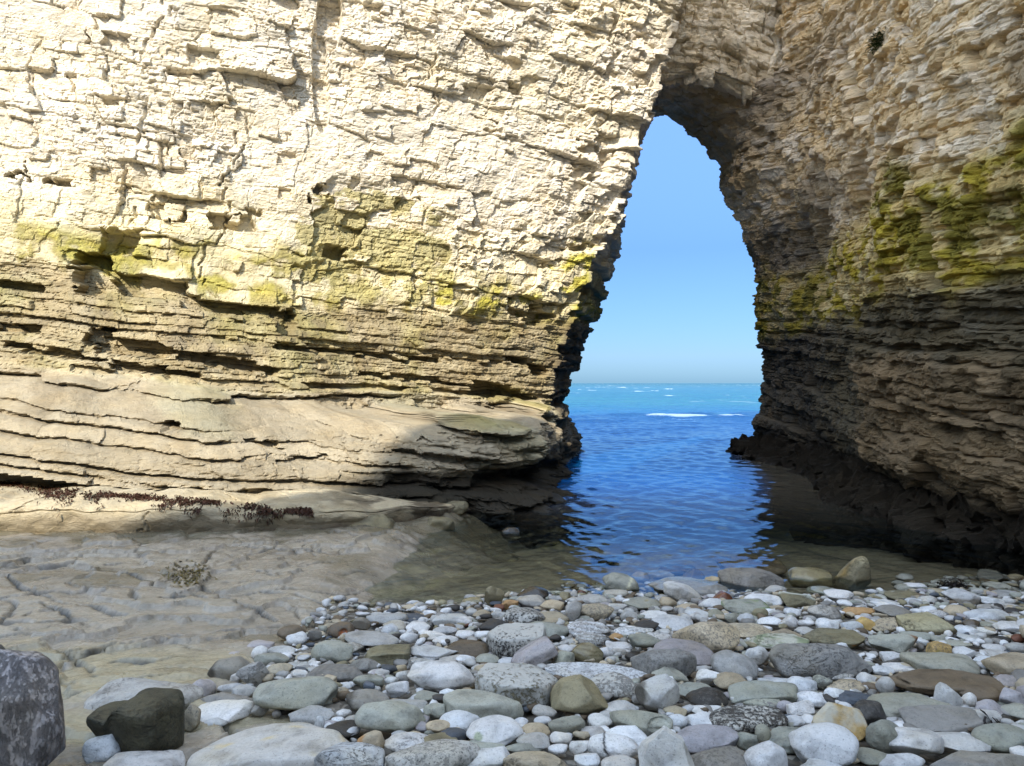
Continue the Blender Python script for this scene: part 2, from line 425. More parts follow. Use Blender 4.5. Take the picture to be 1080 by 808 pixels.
# ------------------------------------------------------------------ the shaded cliff on the right with the arch
def right_cliff(parent):
    ys = np.concatenate([np.arange(-3, 6.5, .12), np.arange(6.5, 9, .022), np.arange(9, 21.6, .028), np.arange(21.7, 25, .12)])
    zs = np.concatenate([np.arange(-.8, 11.8, .019), np.arange(11.9, 17, .2)])
    ny_, nz = len(ys), len(zs)
    Y = np.repeat(ys[None, :], nz, 0); Z = np.repeat(zs[:, None], ny_, 1)
    oz = [-.8, 0, .65, 1.62, 2.9, 3.6, 4.5, 5.1, 5.5, 6.05, 6.85, 7.6, 8.2, 8.65, 8.95, 9.4, 17]
    ox = [6.0, 6.1, 6.45, 6.7, 6.62, 6.48, 6.58, 6.5, 6.24, 6.16, 5.55, 5.6, 5.05, 4.6, 4.15, 3.5, 3.2]
    bk = np.maximum(Y, 20.2) / 20.2
    end = np.interp(CAM_Z + (Z - CAM_Z) / bk, oz, ox) * bk + .22 * np.maximum(Y - 20.2, 0)
    wall = np.interp(Y, [-3, 4, 6.5, 8, 9.3, 11.3, 14, 17], [8.6, 6.9, 5.75, 5.35, 5.18, 5.15, 5.55, 6.0])
    wall = wall + .07 * (Z - 2) * sst(Z, 1.5, 3) + .45 * sst(Y + .12 * (Z - 2) + .15 * np.sin(Z * 2.2), 11.3, 12.0) * sst(-Z, -6.2, -4.6)
    X = lerp(wall, end, sst(Y, 15.2, 19.4))
    # haunch of the arch begins nearer at the top
    X = np.where(Z > 8.7, lerp(X, np.maximum(X, 5.9), sst(-Y, -17.95, -17.6)), X)
    # weed-grown foot and undercut
    und = np.interp(Z, [-.8, -.1, .12, .26, .36, .5, .7, 1.0], [-.75, -.55, -.42, -.25, .22, .16, .03, 0])
    und = und * np.interp(Y, [-3, 7, 8, 9, 10, 11.2, 14.7, 19, 25], [.3, .15, .2, .4, .55, .95, 1.1, .85, .6])
    X = X + und
    H = Y.copy() * 1.05; ZT = zeta(5.2, Y, Z)
    xi, yi = proj(X, Y, Z)
    n0 = fbm(H * .7, ZT * .9, 0, 4, 103)
    chalk = sst(Z + .3 * n0, 3.0, 3.9)
    base = sst(-(Z + .2 * n0), -2.15, -1.9)
    thin = (1 - chalk) * (1 - base)
    B1 = blocks(H, ZT, .26, .62, 1.5, 111, .08, .8, .45)
    B2 = blocks(H, ZT, .08, .20, 1.9, 112, .04, 1.6, .4)
    B3 = blocks(H, ZT, .04, .09, 1.9, 113, .02, 3)
    BT = blocks(H, ZT, .06, .16, 4.5, 114, .03, 1.0)
    BB = blocks(H, ZT, .10, .30, 4.5, 115, .05, .7)
    dch = block_disp(B1, .07, .15, .09, .032) + block_disp(B2, .034, .2, .065, .017) + block_disp(B3, .013, .25, .026, .013)
    dch = dch - .09 * (B2['r3'] > .87) + .04 * (B2['r3'] < .08)
    dth = block_disp(BT, .05, .3, .09, .026, .06) + block_disp(B3, .022, .3, .03, .014) - .14 * (BT['rk'] > .78)
    dba = block_disp(BB, .07, .3, .13, .035, .08) + .04 * fbm(H * 3, ZT * 7, 0, 4, 131) + block_disp(B3, .018, .3, .014, .012) + .4 * block_disp(B2, .05, .3, .05, .03)
    D = chalk * dch + thin * dth + base * dba
    D = D + .22 * fbm(H * .4, ZT * .4, 0, 3, 105) + .03 * fbm(H * 4, ZT * 5, 0, 4, 108) + .008 * fbm(H * 22, ZT * 30, 0, 3, 118)
    # vertical joints and gullies
    for (x0, y0, x1, y1, w, dep) in ((811, 15, 811, 115, 6, .35), (888, 60, 905, 130, 6, .25), (905, 160, 915, 230, 6, .25), (985, 215, 990, 300, 8, .35), (868, 170, 868, 300, 6, .22), (845, 230, 872, 330, 10, .2), (935, 20, 990, 60, 8, .15), (1000, 110, 985, 190, 7, .15)):
        t = np.clip((yi - y0) / (y1 - y0), 0, 1); cx = x0 + (x1 - x0) * t + 4 * n0
        D = D - dep * sst(1 - np.abs(xi - cx) / w, 0, .8) * sst(yi, y0 - 8, y0 + 8) * sst(-yi, -y1 - 8, -y1 + 8)
    foot = sst(-Z, -.34, -.22)
    D = D + foot * (.14 * fbm(H * 2.2, Z * 3, 0, 4, 151) - .06 + .10 * fbm(H * 7, Z * 8, 0, 3, 152) + .05 * fbm(H * 19, Z * 19, 0, 2, 153))
    Xd = X - D; Yd = Y + .02 * fbm(H * 3, ZT * 4, 5, 3, 161); Zd = Z + .03 * fbm(H * 3, ZT * 4, 9, 3, 162) - .05 * D + sst(-Z, -.48, -.3) * (.20 * fbm(X * 4, Y * 4, 0, 4, 163) + .12 * fbm(X * 14, Y * 14, 0, 3, 164))
    pat = fbm(H * 1.0, ZT * 1.4, 0, 5, 171); pat2 = fbm(H * 3.2, ZT * 4, 0, 4, 172); pat3 = fbm(H * .5, ZT * .8, 0, 3, 173)
    c = np.ones(X.shape + (3,)) * (.82, .625, .36)
    c = mixc(c, (.72, .66, .56), sst(B2['r2'] + .5 * pat2, .35, .9) * .7)
    c = mixc(c, (.56, .42, .23), sst(pat2 + .5 * pat3, .1, .7) * .6)
    c = mixc(c, (.40, .345, .28), sst(pat3 - .3 * pat2, .25, .7) * .5)
    # green belt
    gb = sst(1 - np.abs(Z + .35 * pat - 3.75) / 1.15, 0, .5)
    c = mixc(c, (.40, .315, .03), gb * (.42 + .55 * sst(pat2 + .4 * B2['r'] + .3 * B3['r2'], .1, .6)))
    c = mixc(c, (.12, .11, .025), gb * sst(pat2 * .8 - pat, .1, .6) * .7)
    # dark lichen belt, then brown beds, then weed
    dk = sst(-(Z + .3 * pat + .12 * pat2), -3.35, -2.75) * (1 - .0 * Z)
    c = mixc(c, (.055, .048, .03), dk * .93)
    br = sst(-(Z + .15 * pat + .1 * pat2), -2.25, -1.9) * sst(-Y + .6 * pat, -13.4, -12.0)
    c = mixc(c, mixc((.23, .168, .098), (.115, .084, .048), sst(pat2 + .4 * pat, 0, .7)), br * .95)
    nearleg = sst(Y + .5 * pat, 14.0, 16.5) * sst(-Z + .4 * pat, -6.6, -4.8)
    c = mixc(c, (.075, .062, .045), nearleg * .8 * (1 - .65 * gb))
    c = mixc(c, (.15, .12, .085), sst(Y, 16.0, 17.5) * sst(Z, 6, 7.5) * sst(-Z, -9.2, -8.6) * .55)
    wd = sst(-(Z + .22 * pat + .12 * pat2 + .1), -.85, -.45)
    c = mixc(c, WEED, wd * .95)
    jit = .82 + .30 * lerp(B2['r2'], BB['r2'], base) + .08 * (B3['r2'] - .5)
    c = c * jit[..., None]
    V = np.stack([Xd, Yd, Zd], -1)
    top = V[-1].copy(); top[:, 0] = 12; top[:, 2] = 17.4
    bot = top.copy(); bot[:, 2] = -2; bot[:, 0] += .3
    V = np.concatenate([V, top[None], bot[None]], 0); c = np.concatenate([c, c[-1:], c[-1:]], 0)
    mat = cliff_material('chalk_right', wet_low=True)
    root = mesh_np('sea_cliff', V, grid_faces(V.shape[0], V.shape[1], True), mat, cols=c)

    # the bridge of rock over the opening: front face turning under into the soffit
    xs = np.arange(1.9, 7.4, .018)
    fr = np.arange(14.5, 9.05, -.02); arc = np.linspace(0, math.pi / 2, 26)[1:]; bk = np.arange(17.85, 24, .03)[1:]
    yy = np.concatenate([np.full(len(fr), 17.35), 17.35 + .4 * (1 - np.cos(arc)), bk])
    zz = np.concatenate([fr, 9.05 - .25 * np.sin(arc), 8.80 + (bk - 17.75) * .16 + .4 * np.maximum(bk - 20.4, 0)])
    nyv = np.concatenate([np.full(len(fr), -1.0), -np.cos(arc), np.zeros(len(bk))])
    nzv = np.concatenate([np.zeros(len(fr)), -np.sin(arc), np.full(len(bk), -1.0)])
    q = np.concatenate([[0], np.cumsum(np.hypot(np.diff(yy), np.diff(zz)))])
    nr = len(yy); X = np.repeat(xs[None, :], nr, 0); Yv = np.repeat(yy[:, None], len(xs), 1); Zv = np.repeat(zz[:, None], len(xs), 1)
    Q = np.repeat(-q[:, None], len(xs), 1) + 14.5
    sag = .45 * sst(X, 4.3, 6.2) + .18 * sst(-X, -3.4, -2.6)
    n0 = fbm(X * .7, Q * .9, 0, 4, 203)
    B1 = blocks(X, Q + .1 * X, .3, .6, 1.5, 211, .06, .7); B2 = blocks(X, Q + .1 * X, .11, .22, 1.8, 212, .03, 1.5); B3 = blocks(X, Q, .045, .09, 2, 213, .02, 3)
    D = block_disp(B1, .10, .3, .06, .05) + block_disp(B2, .05, .4, .04, .03) + block_disp(B3, .015, .3, .012, .012) + .15 * fbm(X * .6, Q * .6, 0, 3, 205) + .03 * fbm(X * 4, Q * 5, 0, 4, 206)
    V = np.stack([X, Yv + nyv[:, None] * D, Zv + nzv[:, None] * D - sag * sst(-Zv, -10.5, -9.0)], -1)
    pat2 = fbm(X * 3, Q * 4, 0, 4, 272); pat = fbm(X, Q * 1.4, 0, 4, 271)
    c = np.ones(X.shape + (3,)) * (.82, .72, .54)
    c = mixc(c, (.56, .46, .30), sst(pat2 + .5 * pat, .05, .7) * .6)
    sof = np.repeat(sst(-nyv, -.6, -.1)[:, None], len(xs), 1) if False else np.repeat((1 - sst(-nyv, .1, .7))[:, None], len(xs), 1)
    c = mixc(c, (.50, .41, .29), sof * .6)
    c = c * (.84 + .28 * B2['r2'])[..., None]
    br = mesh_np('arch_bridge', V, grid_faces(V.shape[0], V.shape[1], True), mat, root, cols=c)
    br['label'] = 'pale rock bridge spanning the top of the opening'
    return root


# ------------------------------------------------------------------ low rounded ledge at the foot of the sunlit cliff
def left_ledge(parent):
    t = np.linspace(0, 1, 560)
    px, py = poly_interp([-12, -8, -5.6, -4.2, -3.0, -2.1, -1.45, -1.0, -.62], [7.9, 8.15, 8.25, 8.38, 8.62, 8.9, 9.2, 9.7, 10.5], t)
    px = soften(px, 25); py = soften(py, 25)
    hgt = np.interp(px, [-12, -5.6, -4.2, -3, -2.1, -1.4, -.8, -.5], [.50, .46, .43, .38, .34, .27, .2, .05]) + .03 * vn(px * 2.3, 0, 0, 301) + .02 * vn(px * 6, 0, 0, 302)
    s = np.linspace(0, 1, 110)
    # profile: from below the ground, out round the nose, back over the top
    po = np.interp(s, [0, .12, .25, .34, .45, .55, .66, .8, 1], [-.10, -.03, .05, .09, .07, -.06, -.30, -.8, -1.7])
    pz = np.interp(s, [0, .12, .25, .34, .45, .55, .66, .8, 1], [-.25, .0, .28, .55, .80, .95, 1.01, 1.02, 1.02])
    po = soften(po, 13); pz = soften(pz, 13)
    dx = np.gradient(px); dy = np.gradient(py); ln = np.hypot(dx, dy); nx, ny = dy / ln, -dx / ln
    h = np.concatenate([[0], np.cumsum(np.hypot(np.diff(px), np.diff(py)))])
    Hh = np.repeat(h[None, :], len(s), 0); Ss = np.repeat(s[:, None], len(h), 1)
    D = .05 * fbm(Hh * 1.2, Ss * 2, 0, 4, 311) + .018 * fbm(Hh * 6, Ss * 12, 0, 4, 312)
    B = blocks(Hh, Ss * 1.6, .18, .4, 5, 316, .06, 1.0)
    D = D - .03 * (1 - sst(B['e'], 0, .02)) * sst(fbm(Hh * 1.3, Ss * 4, 0, 3, 318), -.1, .2)
    O = po[:, None] + D
    X = px[None, :] + nx[None, :] * O; Y = py[None, :] + ny[None, :] * O
    Z = pz[:, None] * hgt[None, :] + .5 * D * sst(Ss, .35, .6)
    Z = Z + .06 * np.where(pz[:, None] * hgt[None, :] < .1, 0, 1)
    pat = fbm(Hh * 1.5, Ss * 3, 0, 5, 321); pat2 = fbm(Hh * 6, Ss * 12, 0, 4, 322)
    c = np.ones(X.shape + (3,)) * (.42, .36, .25)
    c = mixc(c, (.30, .25, .165), sst(pat + .5 * pat2, .1, .8) * .7)
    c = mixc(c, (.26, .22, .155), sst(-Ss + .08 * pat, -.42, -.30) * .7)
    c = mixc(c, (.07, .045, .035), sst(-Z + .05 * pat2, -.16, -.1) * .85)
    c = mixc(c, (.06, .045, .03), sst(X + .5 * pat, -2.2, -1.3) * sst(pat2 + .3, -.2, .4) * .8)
    V = np.stack([X, Y, Z], -1)
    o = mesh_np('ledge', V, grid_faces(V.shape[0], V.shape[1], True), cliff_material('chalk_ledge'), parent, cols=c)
    o['label'] = 'low rounded cream ledge along the cliff foot'
    return o


# ------------------------------------------------------------------ unseen cliff added behind the viewer, skyline shaped to shade the cove
def shade_headland():
    az, el = SUN_AZ, SUN_EL
    fx, fy = -math.sin(az), math.cos(az)          # direction the light travels
    gx, gy = math.cos(az), math.sin(az)           # to the right, across the light
    D0 = 20.0; te = math.tan(el)
    def H(zp, s): return zp + (D0 + s) * te
    pr = [-26, -15, -9.6, -8.6, -7.4, -6.3, -5.7, -5.5, -5.35, -4.6, -3.75, -3.35, -2.9, -1.2, .6, 2, 4, 9, 16]
    h1 = H(.40, 5.2)
    ht = [h1 - .8, h1 - .2, h1, h1 + .05, h1 + .7, h1 + 1.7, h1 + 3.3, h1 + 4.9, h1 + 6.0, h1 + 6.4, h1 + 7.5, h1 + 14, h1 + 19, h1 + 22, h1 + 18.5, h1 + 14, h1 + 10, h1 + 6.5, h1 + 5]  # skyline heights set to place the shadow edges on the rock
    p = np.arange(-26, 16, .12); hh = np.interp(p, pr, ht) + .25 * vn(p * .8, 0, 0, 401) + .12 * vn(p * 2.5, 0, 0, 402)
    zf = np.linspace(0, 1, 90)
    P = np.repeat(p[None, :], 90, 0); Zz = zf[:, None] * hh[None, :] - .5
    off = .5 * fbm(P * .3, Zz * .3, 0, 4, 405) - 2.5 * (1 - zf[:, None]) * 0
    B = blocks(P, Zz, .5, 1.1, 1.8, 411, .08, .5); off = off + block_disp(B, .2, .2, .1, .1)
    off = np.where(zf[:, None] > .97, 0, off)
    def pt(P, dist, Z): return np.stack([gx * P - fx * dist, gy * P - fy * dist, Z], -1)
    front = pt(P, D0 - off, Zz)
    top = pt(p[None], np.full((1, len(p)), D0 + 9), hh[None] - 1.0); bot = pt(p[None], np.full((1, len(p)), D0 + 9), hh[None] * 0 - 1)
    V = np.concatenate([front, top, bot], 0)
    c = np.ones(V.shape[:2] + (3,)) * (.72, .64, .5)
    o = mesh_np('cliff', V, grid_faces(V.shape[0], V.shape[1]), cliff_material('chalk_shade_headland'), cols=c)  # added out of view as a shadow caster
    o['kind'] = 'structure'
    return o
# ------------------------------------------------------------------ beach stones
STONE = {  # reference colours of the stones: colour, word
    'w': ((.555, .55, .54), 'white'), 'g': ((.39, .378, .352), 'pale grey'), 'm': ((.22, .208, .188), 'grey'),
    'd': ((.045, .04, .035), 'black'), 'n': ((.295, .295, .245), 'greenish grey'), 'b': ((.13, .095, .06), 'brown'),
    'o': ((.40, .245, .11), 'orange'), 't': ((.40, .335, .235), 'tan'), 'y': ((.40, .28, .11), 'ochre'),
    'r': ((.15, .06, .035), 'red brown'), 'v': ((.32, .295, .295), 'mauve grey'), 's': ((.075, .085, .10), 'slate blue'),
    'e': ((.23, .20, .12), 'olive brown')}
SHAPEW = {'r': 'rounded', 'f': 'flat', 'a': 'angular', 's': 'slab-like', 'l': 'long'}


def stone_material(name, kind):
    m, nt, out = newmat(name)
    oi = N(nt, 'ShaderNodeObjectInfo'); tc = N(nt, 'ShaderNodeTexCoord')
    rnd = N(nt, 'ShaderNodeVectorMath', operation='ADD'); mulv = N(nt, 'ShaderNodeMath', operation='MULTIPLY'); mulv.inputs[1].default_value = 40
    L(nt, oi.outputs['Random'], mulv.inputs[0])
    L(nt, tc.outputs['Object'], rnd.inputs[0]); L(nt, mulv.outputs[0], rnd.inputs[1]); P = rnd.outputs[0]
    n1 = noise(nt, P, 9, 6, .6, .4); n2 = noise(nt, P, 60, 5, .7); n3 = noise(nt, P, 3.5, 4, .6)
    vc = N(nt, 'ShaderNodeVertexColor', layer_name='Col'); t2 = N(nt, 'ShaderNodeVectorMath', operation='SCALE'); L(nt, vc.outputs[0], t2.inputs[0]); t2.inputs['Scale'].default_value = 4.0
    c = mul(nt, oi.outputs['Color'], t2.outputs[0])
    c = mul(nt, c, ramp(nt, n1, [(.30, .56), (.48, .96), (.75, 1.12)]).outputs[0])
    sp0 = noise(nt, P, 130, 2, .5); c = mul(nt, c, ramp(nt, sp0, [(.30, .62), (.40, 1.0), (.66, 1.0), (.74, 1.15)]).outputs[0])
    c = mul(nt, c, ramp(nt, n3, [(.35, (.92, .86, .72)), (.55, (1, 1, 1))]).outputs[0], .7)
    c = mul(nt, c, ramp(nt, n2, [(.3, .80), (.55, 1.0), (.8, 1.1)]).outputs[0], .8)
    b = N(nt, 'ShaderNodeBsdfPrincipled'); b.inputs['Roughness'].default_value = .62; b.inputs['Specular IOR Level'].default_value = .35
    nb = bump(nt, n2, .006, .6); nb = bump(nt, n1, .025, .5, nb)
    if kind == 'speckled':
        v = N(nt, 'ShaderNodeTexVoronoi'); v.inputs['Scale'].default_value = 75; L(nt, P, v.inputs['Vector'])
        nn = noise(nt, P, 62, 3, .7); nm = noise(nt, P, 5, 3, .6)
        sp = N(nt, 'ShaderNodeMath', operation='ADD'); L(nt, nn, sp.inputs[0])
        s2 = N(nt, 'ShaderNodeMath', operation='MULTIPLY'); s2.inputs[1].default_value = .35; L(nt, nm, s2.inputs[0]); L(nt, s2.outputs[0], sp.inputs[1])
        mask = ramp(nt, sp.outputs[0], [(.68, 0), (.76, 1)]).outputs[0]
        dots = ramp(nt, v.outputs['Distance'], [(.25, 1), (.42, 0)]).outputs[0]
        mx = N(nt, 'ShaderNodeMath', operation='MULTIPLY'); L(nt, mask, mx.inputs[0]); L(nt, dots, mx.inputs[1])
        mm = N(nt, 'ShaderNodeMath', operation='MAXIMUM'); L(nt, mx.outputs[0], mm.inputs[0])
        m3 = N(nt, 'ShaderNodeMath', operation='MULTIPLY'); m3.inputs[1].default_value = .55; L(nt, mask, m3.inputs[0]); L(nt, m3.outputs[0], mm.inputs[1])
        c = mixn(nt, mm.outputs[0], c, (.085, .078, .068)); nb = bump(nt, mm.outputs[0], .012, -.9, nb)
    if kind == 'barnacled':      # dark stone with pale crust on its upper side
        g = N(nt, 'ShaderNodeNewGeometry'); sx = N(nt, 'ShaderNodeSeparateXYZ'); L(nt, tc.outputs['Object'], sx.inputs[0])
        nn = noise(nt, P, 55, 4, .8); nm = noise(nt, P, 6, 4, .6)
        ad = N(nt, 'ShaderNodeMath', operation='MULTIPLY_ADD'); L(nt, sx.outputs['Z'], ad.inputs[0]); ad.inputs[1].default_value = 1.3; L(nt, nn, ad.inputs[2])
        a2 = N(nt, 'ShaderNodeMath', operation='MULTIPLY_ADD'); L(nt, nm, a2.inputs[0]); a2.inputs[1].default_value = .5; L(nt, ad.outputs[0], a2.inputs[2])
        mask = ramp(nt, a2.outputs[0], [(.78, 0), (.88, 1)]).outputs[0]
        c = mixn(nt, mask, c, (.40, .385, .345)); nb = bump(nt, mask, .01, .8, nb)
    if kind == 'algae':
        sx = N(nt, 'ShaderNodeSeparateXYZ'); L(nt, tc.outputs['Object'], sx.inputs[0])
        ad = N(nt, 'ShaderNodeMath', operation='MULTIPLY_ADD'); L(nt, sx.outputs['Z'], ad.inputs[0]); ad.inputs[1].default_value = -4; L(nt, noise(nt, P, 26, 5, .8), ad.inputs[2])
        c = mixn(nt, ramp(nt, ad.outputs[0], [(.40, 0), (.62, .9)]).outputs[0], c, (.085, .10, .03))
    if kind == 'cracked':
        mp = N(nt, 'ShaderNodeMapping'); mp.inputs['Scale'].default_value = (1, 1, 2.2); L(nt, P, mp.inputs[0])
        wv = noise(nt, mp.outputs[0], 7, 6, .65, 2.5)
        cr = ramp(nt, wv, [(.485, 1), (.5, 0), (.515, 1)]).outputs[0]
        gate = ramp(nt, noise(nt, P, 3.1, 3, .5), [(.50, 0), (.60, 1)]).outputs[0]
        dk = ramp(nt, wv, [(.484, 1.0), (.5, .10), (.516, 1.0)]).outputs[0]
        c = mixn(nt, gate, c, mul(nt, c, dk)); gg = mixn(nt, gate, (1, 1, 1), cr); nb = bump(nt, gg, .02, .7, nb)
        nb = bump(nt, noise(nt, P, 14, 7, .7), .03, .6, nb)
    if kind == 'rough':
        mp = N(nt, 'ShaderNodeMapping'); mp.inputs['Rotation'].default_value = (.4, .5, .3); mp.inputs['Scale'].default_value = (1.6, 1.6, .7); L(nt, P, mp.inputs[0])
        vv = N(nt, 'ShaderNodeTexVoronoi'); vv.inputs['Scale'].default_value = 38; L(nt, mp.outputs[0], vv.inputs['Vector']); pn = noise(nt, mp.outputs[0], 22, 6, .75)
        pit = ramp(nt, pn, [(.36, 0), (.52, 1)]).outputs[0]
        c = mul(nt, c, ramp(nt, pn, [(.34, .80), (.50, .97), (.7, 1.12)]).outputs[0]); nb = bump(nt, pit, .03, .9, nb); nb = bump(nt, vv.outputs['Distance'], .012, .5, nb)
    if kind == 'ochre':
        c = mixn(nt, ramp(nt, noise(nt, P, 4.5, 4, .6), [(.48, 0), (.58, .85)]).outputs[0], c, (.42, .40, .33))
    if kind == 'wet': b.inputs['Roughness'].default_value = .22; b.inputs['Specular IOR Level'].default_value = .5
    L(nt, c, b.inputs['Base Color']); L(nt, nb, b.inputs['Normal']); L(nt, b.outputs[0], out.inputs[0])
    return m


def stone_verts(a, b, c, shape, seed, sub):
    V, Fc = ico(sub); r = np.random.default_rng(seed); p = V.copy()
    ex = {'r': 1.0, 'f': .86, 'a': .9, 's': .52, 'l': .82}[shape]
    p = np.sign(p) * np.abs(p) ** ex; 
    o = r.uniform(-50, 50, 3)
    p = p * (1 + (.24 if shape in 'rfl' else .26) * fbm(V[:, 0] * .9 + o[0], V[:, 1] * .9 + o[1], V[:, 2] * .9 + o[2], 2, seed % 997))[:, None]
    ncut = {'r': 8, 'f': 8, 'a': 15, 's': 9, 'l': 8}[shape]
    for _ in range(ncut):
        n = r.normal(size=3); n /= np.linalg.norm(n)
        d = r.uniform(.55, .88) if shape == 'a' else r.uniform(.68, .95)
        q = p @ n - d; k = .04 if shape == 'a' else .09
        q = np.where(q > k, q, np.where(q > -k, (q + k) ** 2 / (4 * k), 0))
        p = p - q[:, None] * n * (.97 if shape == 'a' else .8)
    lo, hi = p.min(0), p.max(0); p = (p - (lo + hi) / 2) / ((hi - lo) / 2)
    s3 = np.array([a, b, c]); p = p * s3
    m = (a * b * c) ** (1 / 3); f = 1 / m
    amp = {'r': .032, 'f': .036, 'a': .045, 's': .05, 'l': .036}[shape]
    d = amp * m * fbm(p[:, 0] * 2.6 * f + o[1], p[:, 1] * 2.6 * f, p[:, 2] * 2.6 * f + o[0], 4, seed % 991)
    nn = V / s3; nn /= np.linalg.norm(nn, axis=1)[:, None]
    return p + nn * d[:, None], Fc


# origin of each traced detail of the photograph; boxes below are in its enlarged pixels
TILE = {1: (200, 640), 2: (340, 620), 3: (480, 600), 4: (620, 580), 5: (760, 580), 6: (920, 590), 7: (90, 688), 9: (240, 688),
        11: (390, 688), 12: (540, 688), 13: (660, 688), 14: (800, 688), 16: (920, 688)}
K = 6.733
